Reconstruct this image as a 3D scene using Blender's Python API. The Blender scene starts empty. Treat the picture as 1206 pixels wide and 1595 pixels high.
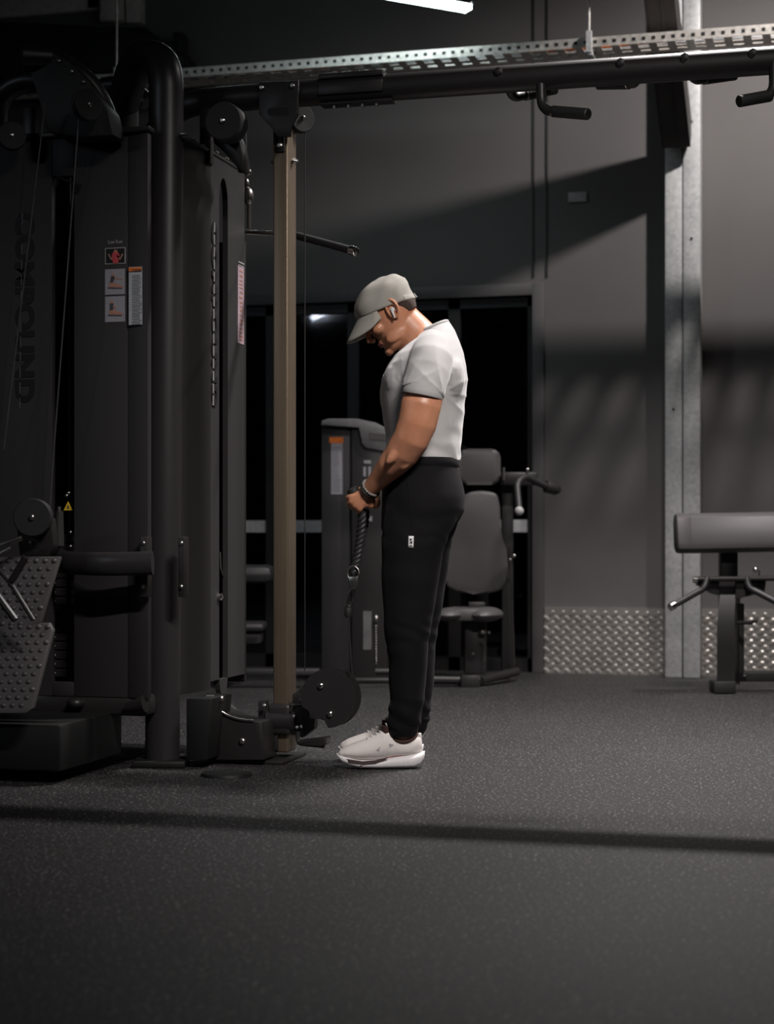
import bpy, bmesh, math, random
from mathutils import Vector, Matrix, noise
random.seed(7)
R = math.radians
SC = bpy.context.scene
COL = SC.collection
# ------------------------------------------------------------------ camera
YAW = 15.1
F_PX = 2700.0
CAM_H = 0.78
HOR = 838.0
cam_d = bpy.data.cameras.new('camera')
cam = bpy.data.objects.new('camera', cam_d); COL.objects.link(cam)
cam.location = (0, 0, CAM_H)
cam.rotation_euler = (R(90), 0, R(YAW))
cam_d.sensor_fit = 'VERTICAL'
cam_d.sensor_height = 36.0
cam_d.lens = 36.0 * F_PX / 1595.0
cam_d.shift_y = (HOR - 797.5) / 1595.0
cam_d.dof.use_dof = True
cam_d.dof.focus_distance = 5.95
cam_d.dof.aperture_fstop = 2.8
cam_d.clip_start = 0.05
SC.camera = cam
# ------------------------------------------------------------------ world, exposure
SC.view_settings.view_transform = 'Standard'
SC.view_settings.look = 'None'
SC.view_settings.gamma = 1
SC.view_settings.use_curve_mapping = False
SC.view_settings.exposure = 0.0
wd = bpy.data.worlds.new('world'); SC.world = wd; wd.use_nodes = True
wd.node_tree.nodes['Background'].inputs[0].default_value = (0.35, 0.5, 1.0, 1)
wd.node_tree.nodes['Background'].inputs[1].default_value = 0.012
# lamps: (x, y, z, heading, length, watts, tilt of the light axis (x, y), spread, colour, label)
LAMPS = [
    (-0.45, 6.62, 3.90, 0, .7, 100, (0, .05), 110, (1.0, 0.945, 0.93), 'linear ceiling lamp hanging above and behind the man, outside the picture'),
    (0.10, 8.43, 4.60, 118, 0.5, 400, None, 125, (1.0, 0.94, 0.91), 'short ceiling lamp hanging right of the steel column, outside the picture'),
    (-6.05, -1.4, 3.93, 8, 1.5, 20, (.55, .75), 120, (0.80, 0.88, 1.0), 'linear ceiling lamp behind the camera at far left'),
    (0.6, 2.4, 3.90, 0, 1.2, 17, (-.70, 1.13), 44, (1.0, 0.94, 0.91), 'added linear fill lamp tilted towards the man, right of the camera'),  # added fill light for the man's camera-facing side
]
# ------------------------------------------------------------------ view helpers (photo measurements -> places in the room)
FW = Vector((-math.sin(R(YAW)), math.cos(R(YAW)), 0))
RT = Vector((math.cos(R(YAW)), math.sin(R(YAW)), 0))
UP = Vector((0, 0, 1))
CAM = Vector((0, 0, CAM_H))
def ray(px, py): return FW + RT * ((px - 603) / F_PX) + UP * ((HOR - py) / F_PX)
def P(px, py, d): return CAM + ray(px, py) * d
def PY(px, py, Y):
    r = ray(px, py); return CAM + r * (Y / r.y)
def PX(px, py, X):
    r = ray(px, py); return CAM + r * (X / r.x)
def PZ(px, py, Z):
    r = ray(px, py); return CAM + r * ((Z - CAM_H) / r.z)
# ------------------------------------------------------------------ materials
def new_mat(name):
    m = bpy.data.materials.new(name); m.use_nodes = True
    nt = m.node_tree
    return m, nt, nt.nodes['Principled BSDF']
def ramp(nt, src, stops):
    r = nt.nodes.new('ShaderNodeValToRGB'); nt.links.new(src, r.inputs[0])
    e = r.color_ramp.elements
    e[0].position, e[0].color = stops[0][0], (*stops[0][1], 1)
    e[1].position, e[1].color = stops[-1][0], (*stops[-1][1], 1)
    for p, c in stops[1:-1]:
        k = e.new(p); k.color = (*c, 1)
    return r
def noise_n(nt, scale, detail=4, coord='Object', rough=.55, stretch=None):
    tc = nt.nodes.new('ShaderNodeTexCoord'); n = nt.nodes.new('ShaderNodeTexNoise')
    n.inputs['Scale'].default_value = scale; n.inputs['Detail'].default_value = detail
    n.inputs['Roughness'].default_value = rough
    if stretch:
        mp = nt.nodes.new('ShaderNodeMapping'); mp.inputs['Scale'].default_value = stretch
        nt.links.new(tc.outputs[coord], mp.inputs[0]); nt.links.new(mp.outputs[0], n.inputs['Vector'])
    else:
        nt.links.new(tc.outputs[coord], n.inputs['Vector'])
    return n
def bump(nt, b, src, strength, dist=.002):
    bp = nt.nodes.new('ShaderNodeBump'); bp.inputs['Strength'].default_value = strength
    bp.inputs['Distance'].default_value = dist
    nt.links.new(src, bp.inputs['Height']); nt.links.new(bp.outputs[0], b.inputs['Normal'])
def simple(name, col, rough=.5, metal=0.0, var=.15, scale=30, bmp=0, bdist=.001, spec=.5, stretch=None, coat=0, sheen=0):
    m, nt, b = new_mat(name)
    n = noise_n(nt, scale, stretch=stretch)
    lo = tuple(c * (1 - var) for c in col); hi = tuple(min(1, c * (1 + var)) for c in col)
    r = ramp(nt, n.outputs['Fac'], [(.3, lo), (.7, hi)])
    nt.links.new(r.outputs[0], b.inputs['Base Color'])
    b.inputs['Roughness'].default_value = rough; b.inputs['Metallic'].default_value = metal
    b.inputs['Specular IOR Level'].default_value = spec
    if coat: b.inputs['Coat Weight'].default_value = coat
    if sheen:
        b.inputs['Sheen Weight'].default_value = sheen; b.inputs['Sheen Roughness'].default_value = .5
    if bmp: bump(nt, b, n.outputs['Fac'], bmp, bdist)
    return m
def emis(name, col, s):
    m, nt, b = new_mat(name)
    b.inputs['Base Color'].default_value = (.8, .8, .8, 1)
    b.inputs['Emission Color'].default_value = (*col, 1); b.inputs['Emission Strength'].default_value = s
    return m
M = {}
M['black'] = simple('black_powder_coat', (.020, .0185, .0185), .42, 0, .1, 200, .15, .0004, .5)
M['panel'] = simple('dark_sheet_metal', (.029, .027, .0285), .55, 0, .08, 150, .1, .0004, .4)
M['frame'] = simple('satin_frame_coat', (.026, .024, .025), .38, 0, .08, 150, .1, .0004, .5)
M['slot'] = simple('slot_dark', (.004, .004, .004), .6)
M['plastic'] = simple('black_plastic', (.022, .021, .022), .5, 0, .1, 80, .1, .0005)
M['rubber'] = simple('black_rubber', (.016, .016, .016), .6, 0, .1, 120, .2, .0006)
M['chrome'] = simple('chrome', (.75, .73, .70), .18, 1, .05, 20)
M['steel'] = simple('bolt_steel', (.5, .48, .46), .3, 1, .1, 60)
M['bronze'] = simple('brushed_post_metal', (.215, .168, .118), .40, .65, .12, 6, .08, .0006, stretch=(30, 30, .6))
M['vinyl'] = simple('grey_vinyl', (.075, .068, .070), .5, 0, .05, 300, .2, .0004)
M['wire'] = simple('cable_wire', (.12, .12, .12), .35, .3)
M['card'] = simple('placard_print', (.30, .29, .32), .5, 0, .05, 60)
M['card_frame'] = simple('placard_frame', (.35, .34, .34), .5)
M['card_white'] = simple('placard_pale', (.40, .42, .44), .5, 0, .08, 90)
M['card_pink'] = simple('placard_pink', (.46, .34, .38), .5)
M['ink'] = simple('ink', (.06, .06, .07), .6)
M['ink_soft'] = simple('ink_soft', (.20, .21, .23), .6)
M['orange'] = simple('orange_print', (.75, .18, .02), .5)
M['yellow'] = simple('yellow_print', (.75, .48, .02), .5)
M['red'] = simple('red_print', (.55, .06, .07), .5)
M['skinprint'] = simple('print_skin', (.42, .20, .14), .5)
M['white'] = simple('white_plastic', (.75, .75, .75), .35)
M['wall_trim'] = simple('door_frame_paint', (.10, .093, .095), .5, 0, .05, 40)
M['frost'] = simple('frosted_strip', (.62, .61, .62), .6)
M['tray'] = simple('tray_zinc', (.60, .57, .53), .45, .5, .25, 40)
M['winframe'] = simple('window_frame_paint', (.66, .61, .55), .55)
M['console'] = simple('grey_console_plastic', (.13, .128, .13), .45)
M['brace'] = simple('dark_steel', (.030, .027, .026), .5, .2, .2, 12)
M['bracket'] = simple('wall_box_grey', (.42, .41, .41), .5)
# galvanised
m, nt, b = new_mat('galvanised_steel'); M['galv'] = m
v = nt.nodes.new('ShaderNodeTexVoronoi'); v.inputs['Scale'].default_value = 55
tc = nt.nodes.new('ShaderNodeTexCoord'); nt.links.new(tc.outputs['Object'], v.inputs['Vector'])
n = noise_n(nt, 5, 6)
mx = nt.nodes.new('ShaderNodeMix'); mx.data_type = 'RGBA'; mx.inputs[0].default_value = .45
r1 = ramp(nt, v.outputs['Color'], [(0, (.42, .43, .435)), (1, (.72, .72, .71))])
r2 = ramp(nt, n.outputs['Fac'], [(.3, (.38, .39, .405)), (.7, (.64, .64, .63))])
nt.links.new(r1.outputs[0], mx.inputs['A']); nt.links.new(r2.outputs[0], mx.inputs['B'])
nt.links.new(mx.outputs['Result'], b.inputs['Base Color'])
b.inputs['Metallic'].default_value = .2; b.inputs['Roughness'].default_value = .5
# diamond plate aluminium
M['diamond'] = simple('chequer_plate', (.50, .47, .44), .42, .75, .15, 8, .2, .001)
# wall paint
m, nt, b = new_mat('wall_paint'); M['wall'] = m
n = noise_n(nt, 1.3, 3); n2 = noise_n(nt, 90, 3)
r = ramp(nt, n.outputs['Fac'], [(.3, (.120, .112, .111)), (.7, (.142, .133, .130))])
nt.links.new(r.outputs[0], b.inputs['Base Color']); b.inputs['Roughness'].default_value = .62
bump(nt, b, n2.outputs['Fac'], .12, .001)
M['ceil'] = simple('ceiling_dark', (.02, .02, .02), .9)
# floor rubber with flecks
m, nt, b = new_mat('rubber_floor'); M['floor'] = m
n = noise_n(nt, 105, 2, rough=.65); nb = noise_n(nt, 1.1, 4); ng = noise_n(nt, 320, 3)
fl = ramp(nt, n.outputs['Fac'], [(.60, (0, 0, 0)), (.69, (1, 1, 1))])
base = ramp(nt, nb.outputs['Fac'], [(.3, (.012, .0115, .0118)), (.7, (.018, .0172, .0176))])
mx = nt.nodes.new('ShaderNodeMix'); mx.data_type = 'RGBA'
nt.links.new(fl.outputs[0], mx.inputs[0]); nt.links.new(base.outputs[0], mx.inputs['A'])
mx.inputs['B'].default_value = (.38, .36, .355, 1)
nt.links.new(mx.outputs['Result'], b.inputs['Base Color'])
b.inputs['Roughness'].default_value = .56; b.inputs['Specular IOR Level'].default_value = .45
bump(nt, b, ng.outputs['Fac'], .55, .0022)
# glass
m, nt, b = new_mat('door_glass'); M['glass'] = m
b.inputs['Base Color'].default_value = (.35, .38, .45, 1)
b.inputs['Transmission Weight'].default_value = 1; b.inputs['Roughness'].default_value = .03
b.inputs['IOR'].default_value = 1.45
# skin
m, nt, b = new_mat('skin'); M['skin'] = m
n = noise_n(nt, 14, 5); n2 = noise_n(nt, 260, 3)
r = ramp(nt, n.outputs['Fac'], [(.3, (.46, .195, .108)), (.7, (.58, .27, .158))])
nt.links.new(r.outputs[0], b.inputs['Base Color']); b.inputs['Roughness'].default_value = .40
b.inputs['Subsurface Weight'].default_value = .08; b.inputs['Subsurface Radius'].default_value = (.01, .004, .002)
bump(nt, b, n2.outputs['Fac'], .12, .0006)
M['lip'] = simple('lip', (.36, .12, .10), .5)
M['hair'] = simple('short_hair', (.045, .026, .018), .8, 0, .5, 400, .6, .001)
M['shirt'] = simple('grey_tshirt_cloth', (.45, .44, .435), .85, 0, .05, 500, .3, .0006, .2, sheen=.3)
M['cap'] = simple('grey_cap_cloth', (.34, .325, .29), .85, 0, .06, 300, .35, .0008, .2)
M['pants'] = simple('black_jersey', (.0045, .0042, .005), .85, 0, .15, 400, .3, .0006, .18, sheen=.02)
M['shoe'] = simple('white_knit', (.78, .73, .70), .8, 0, .05, 500, .5, .0008, .25)
M['sole'] = simple('white_foam', (.80, .77, .77), .55, 0, .03, 100)
M['sole_dark'] = simple('sole_groove', (.07, .045, .045), .6)
M['collar'] = simple('shoe_collar', (.05, .02, .015), .8)
M['bead'] = simple('grey_beads', (.22, .20, .18), .4)
M['rope'] = simple('black_rope', (.018, .018, .019), .55, 0, .2, 300, .4, .001)
# ------------------------------------------------------------------ mesh builder
def fillet(pts, rad, n=8):
    pts = [Vector(p) for p in pts]; out = [pts[0]]
    for i in range(1, len(pts) - 1):
        a, p, c = pts[i - 1], pts[i], pts[i + 1]
        u = (a - p); w = (c - p); lu, lw = u.length, w.length
        if lu < 1e-6 or lw < 1e-6: continue
        t = min(rad, lu * .49, lw * .49); s = p + u.normalized() * t; e = p + w.normalized() * t
        for k in range(n + 1):
            q = k / n
            out.append(s * (1 - q) ** 2 + p * 2 * q * (1 - q) + e * q * q)
    out.append(pts[-1]); return out
class MB:
    def __init__(s): s.bm = bmesh.new()
    def box(s, lo, hi, bev=0.0, seg=2, mat=None):
        lo = Vector(lo); hi = Vector(hi); c = (lo + hi) / 2; d = hi - lo
        d = Vector((abs(d.x), abs(d.y), abs(d.z)))
        return s.obox(c, (1, 0, 0), (0, 1, 0), (0, 0, 1), d, bev, seg)
    def obox(s, c, ax, ay, az, d, bev=0.0, seg=2):
        c = Vector(c); ax = Vector(ax).normalized(); ay = Vector(ay).normalized(); az = Vector(az).normalized()
        t = bmesh.new(); bmesh.ops.create_cube(t, size=1)
        for v in t.verts:
            v.co = c + ax * v.co.x * d[0] + ay * v.co.y * d[1] + az * v.co.z * d[2]
        if bev:
            bmesh.ops.bevel(t, geom=list(t.edges), offset=min(bev, min(d) * .45), segments=seg, affect='EDGES', profile=.5)
        s._merge(t); return s
    def _merge(s, t):
        bmesh.ops.recalc_face_normals(t, faces=list(t.faces))
        mp = {}
        for v in t.verts: mp[v] = s.bm.verts.new(v.co)
        for f in t.faces:
            try: s.bm.faces.new([mp[v] for v in f.verts])
            except ValueError: pass
        t.free()
    def prism(s, pts, vec, bev=0.0, seg=2):
        pts = [Vector(p) for p in pts]; vec = Vector(vec)
        t = bmesh.new(); a = [t.verts.new(p) for p in pts]; b = [t.verts.new(p + vec) for p in pts]
        t.faces.new(a); t.faces.new(b[::-1]); n = len(a)
        for i in range(n): t.faces.new([a[i], b[i], b[(i + 1) % n], a[(i + 1) % n]])
        if bev: bmesh.ops.bevel(t, geom=list(t.edges), offset=bev, segments=seg, affect='EDGES', profile=.5)
        s._merge(t); return s
    def sheet(s, pts):
        t = bmesh.new(); t.faces.new([t.verts.new(Vector(p)) for p in pts]); s._merge(t); return s
    def loft(s, rings, cap=True):
        t = bmesh.new(); vs = [[t.verts.new(p) for p in r] for r in rings]; n = len(vs[0])
        for i in range(len(vs) - 1):
            for j in range(n):
                t.faces.new([vs[i][j], vs[i][(j + 1) % n], vs[i + 1][(j + 1) % n], vs[i + 1][j]])
        if cap: t.faces.new(vs[0][::-1]); t.faces.new(vs[-1])
        s._merge(t); return s
    def tube(s, path, r, n=14, r2=None, side=None, cap=True, dome=False):
        """sweep; r may be a list; r2 is the radius along the second axis; side fixes the first axis"""
        path = [Vector(p) for p in path]
        rr = r if isinstance(r, (list, tuple)) else [r] * len(path)
        rb = (r2 if isinstance(r2, (list, tuple)) else [r2] * len(path)) if r2 is not None else rr
        rings = []; prev = None
        for i, p in enumerate(path):
            if i == 0: t = path[1] - p
            elif i == len(path) - 1: t = p - path[i - 1]
            else: t = (path[i + 1] - p).normalized() + (p - path[i - 1]).normalized()
            t.normalize()
            if side is not None: u = Vector(side) - t * Vector(side).dot(t)
            elif prev is None:
                u = Vector((0, 0, 1)) if abs(t.z) < .9 else Vector((1, 0, 0)); u = u - t * u.dot(t)
            else: u = prev - t * prev.dot(t)
            if u.length < 1e-5: u = t.orthogonal()
            u.normalize(); w = t.cross(u); prev = u
            rings.append([p + u * rr[i] * math.cos(2 * math.pi * k / n) + w * rb[i] * math.sin(2 * math.pi * k / n) for k in range(n)])
        s.loft(rings, cap); return s
    def cyl(s, a, b, r, n=20, r2=None, bev=0):
        a = Vector(a); b = Vector(b); r2 = r if r2 is None else r2
        if bev:
            d = (b - a).normalized() * bev
            return s.tube([a, a + d, b - d, b], [r - bev, r, r2, r2 - bev], n)
        return s.tube([a, b], [r, r2], n)
    def ell(s, c, rad, rot=None, n=16):
        t = bmesh.new(); bmesh.ops.create_uvsphere(t, u_segments=n, v_segments=max(6, n // 2 + 2), radius=1)
        for v in t.verts:
            q = Vector((v.co.x * rad[0], v.co.y * rad[1], v.co.z * rad[2]))
            if rot is not None: q = rot @ q
            v.co = Vector(c) + q
        s._merge(t); return s
    def bolt(s, c, nrm, r=.009):
        c = Vector(c); nrm = Vector(nrm).normalized()
        s.tube([c, c + nrm * r * .7, c + nrm * r * 1.0], [r, r * .95, r * .5], 10); return s
    def build(s, name, mat, parent=None, smooth=True, local=False, angle=35):
        me = bpy.data.meshes.new(name)
        off = Vector((0, 0, 0))
        if parent is not None and not local:
            q = parent
            while q is not None: off += Vector(q.location); q = q.parent
        for v in s.bm.verts: v.co -= off
        s.bm.to_mesh(me); s.bm.free()
        o = bpy.data.objects.new(name, me); COL.objects.link(o)
        if mat: me.materials.append(mat)
        if smooth:
            me.shade_smooth() if hasattr(me, 'shade_smooth') else None
            try: me.set_sharp_from_angle(angle=R(angle))
            except Exception: pass
        if parent is not None: o.parent = parent
        return o
def tag(o, label=None, cat=None, group=None, kind=None):
    if label: o['label'] = label
    if cat: o['category'] = cat
    if group: o['group'] = group
    if kind: o['kind'] = kind
    return o
def empty(name, loc, label, cat, group=None, rz=0):
    o = bpy.data.objects.new(name, None); COL.objects.link(o); o.empty_display_size = .1
    o.location = loc; o.rotation_euler = (0, 0, rz); tag(o, label, cat, group); return o
def copy_tree(o, parent=None):
    c = o.copy(); COL.objects.link(c); c.parent = parent
    for ch in list(o.children): copy_tree(ch, c)
    return c
def text_mb(txt, origin, xdir, ydir, size, depth=.002, spacing=1.0, bold=0.0, fit=None):
    """lettering as solid mesh: origin lower left, xdir reading direction, ydir up of the letters"""
    cu = bpy.data.curves.new('t', 'FONT'); cu.body = txt; cu.size = 1; cu.extrude = .5; cu.offset = bold
    cu.space_character = spacing; cu.resolution_u = 3
    ob = bpy.data.objects.new('t', cu); COL.objects.link(ob)
    dg = bpy.context.evaluated_depsgraph_get(); me = bpy.data.meshes.new_from_object(ob.evaluated_get(dg))
    bpy.data.objects.remove(ob); bpy.data.curves.remove(cu)
    mb = MB(); mb.bm.from_mesh(me); bpy.data.meshes.remove(me)
    xs = [v.co.x for v in mb.bm.verts]; ys = [v.co.y for v in mb.bm.verts]
    x0, x1, y0, y1 = min(xs), max(xs), min(ys), max(ys)
    xd = Vector(xdir).normalized(); yd = Vector(ydir).normalized(); zd = xd.cross(yd)
    sx = fit[0] / (x1 - x0) if fit else size; sy = fit[1] / (y1 - y0) if fit else size
    for v in mb.bm.verts:
        v.co = Vector(origin) + xd * (v.co.x - x0) * sx + yd * (v.co.y - y0) * sy + zd * v.co.z * depth
    return mb
def pieces(mb, name, mat, parent):
    """every loose piece of the builder becomes an object of its own"""
    bm = mb.bm; seen = set(); out = []
    bm.verts.ensure_lookup_table()
    for v in bm.verts:
        if v in seen: continue
        st, grp = [v], []
        seen.add(v)
        while st:
            q = st.pop(); grp.append(q)
            for e in q.link_edges:
                w = e.other_vert(q)
                if w not in seen: seen.add(w); st.append(w)
        gs = set(grp); m = MB(); mp = {q: m.bm.verts.new(q.co) for q in grp}
        for f in {f for q in grp for f in q.link_faces}: m.bm.faces.new([mp[q] for q in f.verts])
        out.append(m.build(name, mat, parent))
    bm.free(); return out
def struct(o): o['kind'] = 'structure'; return o
# ================================================================== THE SETTING
WY = 9.92
fl_ = MB().box((-9, -4.5, -.1), (6.5, WY + .2, 0)).build('floor', M['floor']); struct(fl_)
struct(MB().box((-9, -4.5, 5.2), (6.5, WY + .2, 5.3)).build('ceiling', M['ceil']))
DX0, DX1 = -3.95, PY(830, 700, WY).x      # door opening
DZ = PY(830, 460, WY).z
w = MB()
w.box((-9, WY, 0), (DX0, WY + .2, 5.2)); w.box((DX1, WY, 0), (6.5, WY + .2, 5.2)); w.box((DX0, WY, DZ), (DX1, WY + .2, 5.2))
struct(w.build('wall_back', M['wall'], smooth=False))
struct(MB().box((-9.1, -4.5, 0), (-9, WY, 5.2)).build('wall_left', M['wall']))
struct(MB().box((6.5, -4.5, 0), (6.6, WY, 5.2)).build('wall_right', M['wall']))
struct(MB().box((-9, -4.6, 0), (6.5, -4.5, 5.2)).build('wall_front', M['wall']))
# panel joints on the wall: two slim vertical cover strips
for i, px in enumerate((831, 852)):
    x = PY(px, 200, WY).x
    struct(MB().box((x - .006, WY - .006, PY(px, 440, WY).z + .03), (x + .006, WY, 5.2)).build('trim_%d' % (i + 3), M['brace'], smooth=False))
# door: frame, glass panes, mullions, strips
door = MB()
fw = .068; fz = DZ
door.box((DX1 + .0, WY - .02, 0), (DX1 + fw, WY + .12, fz + fw), .004)
door.box((DX0 - fw, WY - .02, 0), (DX0, WY + .12, fz + fw), .004)
door.box((DX0, WY - .02, fz), (DX1, WY + .12, fz + fw), .004)
door = struct(door.build('door_1', M['wall_trim']))
inn = MB()
mull = [PY(548, 700, WY).x, PY(706, 700, WY).x, PY(420, 700, WY).x]
xs = [DX0] + sorted(mull) + [DX1]
for x in sorted(mull): inn.box((x - .035, WY + .03, .0), (x + .035, WY + .09, fz))
inn.box((DX0, WY + .03, fz - .06), (DX1, WY + .09, fz)); inn.box((DX0, WY + .03, 0), (DX1, WY + .09, .08))
inn.box((DX1 - .035, WY + .03, 0), (DX1, WY + .09, fz)); inn.box((DX0, WY + .03, 0), (DX0 + .035, WY + .09, fz))
inn.build('mullion', M['black'], door)
for i in range(len(xs) - 1):
    MB().box((xs[i] + .034, WY + .055, .07), (xs[i + 1] - .034, WY + .063, fz - .055)).build('glass_pane', M['glass'], door)
za = PY(600, 829, WY).z; zb = PY(600, 810, WY).z
for i in range(len(xs) - 1):
    MB().box((xs[i] + .035, WY + .048, za), (xs[i + 1] - .035, WY + .054, zb)).build('frosted_strip', M['frost'], door)
# night outside the glass: a dark yard wall
struct(MB().box((-9, WY + 2.6, -.1), (3, WY + 2.7, 4)).build('wall_outside', simple('yard_wall', (.02, .022, .03), .9)))
struct(MB().box((-9, WY + .2, -.12), (3, WY + 2.6, -.02)).build('floor_outside', simple('yard_ground', (.015, .015, .017), .9)))
# chequer plate kick panels
def diamond(name, x0, x1, z1, flip=1):
    mb = MB(); y = WY - .012
    mb.box((x0, y, .0), (x1, WY, z1))
    p = .0605; k = 0
    nz = int(z1 / (p * .5)) + 1
    for j in range(nz):
        z = j * p * .5 * 1.0 + .012
        i0 = 0
        x = x0 + (p * .5 if j % 2 else 0) + .012
        sgn = 1 if j % 2 else -1
        while x < x1 - .012:
            if .01 < z < z1 - .008:
                c = Vector((x, y, z)); a = Vector((1, 0, sgn * 1.05 * flip)).normalized(); b2 = Vector((-a.z, 0, a.x))
                L, W, H = .0240, .0145, .0055
                ring = lambda s, h: [c + a * L * s * ca + b2 * W * s * sa + Vector((0, -h, 0)) for ca, sa in
                                     ((1, 0), (.6, .8), (-.6, .8), (-1, 0), (-.6, -.8), (.6, -.8))]
                mb.loft([ring(1, 0), ring(.62, H)])
            x += p
    return struct(mb.build(name, M['diamond'], smooth=False))
kz = PY(850, 946, WY).z
XC0 = PY(1036, 900, 9.77).x; XC1 = PY(1091, 900, 9.77).x
diamond('trim_1', DX1 + fw + .004, XC0 + .05, kz)
diamond('trim_2', XC1 - .05, 1.6, kz, -1)
# steel column: two lipped channels back to back
CY = 9.77
col = empty('steel_column', ((XC0 + XC1) / 2, CY, 0), 'galvanised steel column of two channels back to back against the dark wall', 'column')
xm = (XC0 + XC1) / 2
for a, b_ in ((XC0, xm - .003), (xm + .003, XC1)):
    MB().box((a, CY, 0), (b_, WY - .013, 5.19), .006).build('channel', M['galv'], col)
for z, x in ((2.45, xm + .05), (1.5, xm - .05), (3.1, xm + .05)):
    MB().bolt((x, CY, z), (0, -1, 0), .007).build('bolt', M['slot'], col)
# knee brace from column up to the roof
br0 = Vector((-.955, 9.70, 2.95)); bd = Vector((-.02, -.70, .63)).normalized()
bx = Vector((1, 0, .0)); bn = bd.cross(bx).normalized()
kb = MB()
Lb = 2.4; wd_ = .145
kb.obox(br0 + bd * Lb / 2, bx, bd, bn, (wd_, Lb, .012), .002)
for sx in (-.5, .5): kb.obox(br0 + bd * Lb / 2 + bx * wd_ * sx + bn * .08, bx, bd, bn, (.008, Lb, .17), .002)
kb.obox(br0 + bd * Lb / 2 + bx * .01, bx, bd, bn, (.012, Lb, .03), .001)
tag(kb.build('knee_brace', M['brace']), 'dark steel knee brace sloping forward off the top of the galvanised column', 'brace')
# white wall plate
a = PY(886, 316, WY); b_ = PY(915, 299, WY)
t = MB().box((a.x, WY - .02, a.z), (b_.x, WY, b_.z), .004).build('wall_socket', M['bracket'])
tag(t, 'small grey blank box fixed high on the wall above the door', 'wall box')
# ------------------------------------------------------------------ cable tray
TY, TZ = 8.90, 3.31
tray = empty('cable_tray', (-1.5, TY, TZ), 'galvanised perforated cable tray running across the room above the beam', 'cable tray')
TX0, TX1, TW = -6.0, 2.6, .20
RH = .05
for yy, sd in ((TY, -1), (TY + TW, 1)):
    r_ = MB()
    r_.box((TX0, yy - .002, TZ), (TX1, yy + .002, TZ + RH))
    r_.box((TX0, yy - (.0 if sd < 0 else .014), TZ + RH - .003), (TX1, yy + (.014 if sd < 0 else 0), TZ + RH))
    rail = r_.build('side_rail', M['tray'], tray)
    if sd < 0:
        h = MB(); x = TX0 + .05
        while x < TX1:
            h.box((x, yy - .0035, TZ + .018), (x + .018, yy - .0015, TZ + .034)); x += .05
        h.build('perforation', M['slot'], rail)
rg = MB(); x = TX0 + .04
while x < TX1:
    rg.box((x, TY + .002, TZ + .001), (x + .042, TY + TW - .002, TZ + .006)); x += .095
rg.box((TX0, TY + TW - .045, TZ + .0005), (TX1, TY + TW - .002, TZ + .0065))
rg.box((TX0, TY + TW * .5 - .02, TZ + .0005), (TX1, TY + TW * .5 + .02, TZ + .0065))
rg = rg.build('slotted_base', M['tray'], tray)
for px in (918, 182, 1800):
    x = PY(px, 45, TY - .01).x
    hh = MB().cyl((x, TY - .012, TZ - .03), (x, TY - .012, 5.18), .006)
    hr = hh.build('hanger_rod', M['tray'], tray)
    hb = MB(); hb.box((x - .018, TY - .02, TZ - .045), (x + .018, TY + TW + .03, TZ - .025)); hb.box((x - .014, TY - .026, TZ - .03), (x + .014, TY - .004, TZ + RH + .03))
    hb.build('hanger_bracket', M['galv'], tray)
for k, (c, yo, nm, lb) in enumerate(((M['orange'], .04, 'orange', 0), (M['ink_soft'], .10, 'grey', 0), (M['plastic'], .16, 'black', 0))):
    pts = [(TX0 + i * .3, TY + yo + .02 * math.sin(i * 1.3 + k), TZ + .014 + .002 * math.cos(i)) for i in range(29)]
    tag(MB().tube(pts, .006, 8).build('data_cable', c), nm + ' cable lying lengthwise in the cable tray', 'cable')
# ------------------------------------------------------------------ lamps
def lamp(x, y, z, head, L, watts, tilt, spread, colr, label, glow=1.2):
    e = empty('linear_lamp', (x, y, z), label, 'lamp')
    dx = Vector((math.cos(R(head)), math.sin(R(head)), 0)); dy = Vector((-dx.y, dx.x, 0))
    MB().obox((x, y, z + .05), dx, dy, UP, (L + .02, .07, .06), .006).build('housing', M['console'], e)
    MB().obox((x, y, z + .005), dx, dy, UP, (L, .06, .03), .006).build('diffuser', emis('lamp_glow', colr, glow), e)
    for q in (-.4, .4):
        MB().cyl(Vector((x, y, z + .08)) + dx * L * q, Vector((x, y, 5.18)) + dx * L * q, .002, 6).build('suspension_wire', M['wire'], e)
    if tilt is None:
        ld = bpy.data.lights.new('lamp_light', 'SPOT'); ld.shadow_soft_size = .045; ld.spot_size = R(spread); ld.spot_blend = 1.0
        lo = bpy.data.objects.new('lamp_light', ld); lo.location = (0, 0, -.07)
        lo.rotation_euler = Vector((-.3, .2, -1.0)).to_track_quat('-Z', 'Y').to_euler()
    else:
        ld = bpy.data.lights.new('lamp_light', 'AREA'); ld.shape = 'RECTANGLE'; ld.size = L; ld.size_y = .06; ld.spread = R(spread)
        lo = bpy.data.objects.new('lamp_light', ld); lo.location = (0, 0, -.03)
        zl = -Vector((tilt[0], tilt[1], -1)).normalized(); xl = (dx - zl * dx.dot(zl)).normalized(); yl = zl.cross(xl)
        lo.rotation_euler = Matrix((xl, yl, zl)).transposed().to_euler()
    ld.energy = watts; ld.color = colr
    COL.objects.link(lo); lo.parent = e
    return e
for q in LAMPS: lamp(*q)
# the lamp whose end is in the picture
pe = PZ(729, 13, 3.55); ps = PZ(613, -7, 3.55)
dv = (ps - pe); dv.z = 0; dv.normalize(); Lv = 1.5
c = pe + dv * Lv / 2
lamp(c.x, c.y, 3.55, math.degrees(math.atan2(dv.y, dv.x)), Lv, 5, (0, 0), 180, (.80, .95, .97), 'bright white linear lamp hanging at the top edge over the man', 9)
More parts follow.
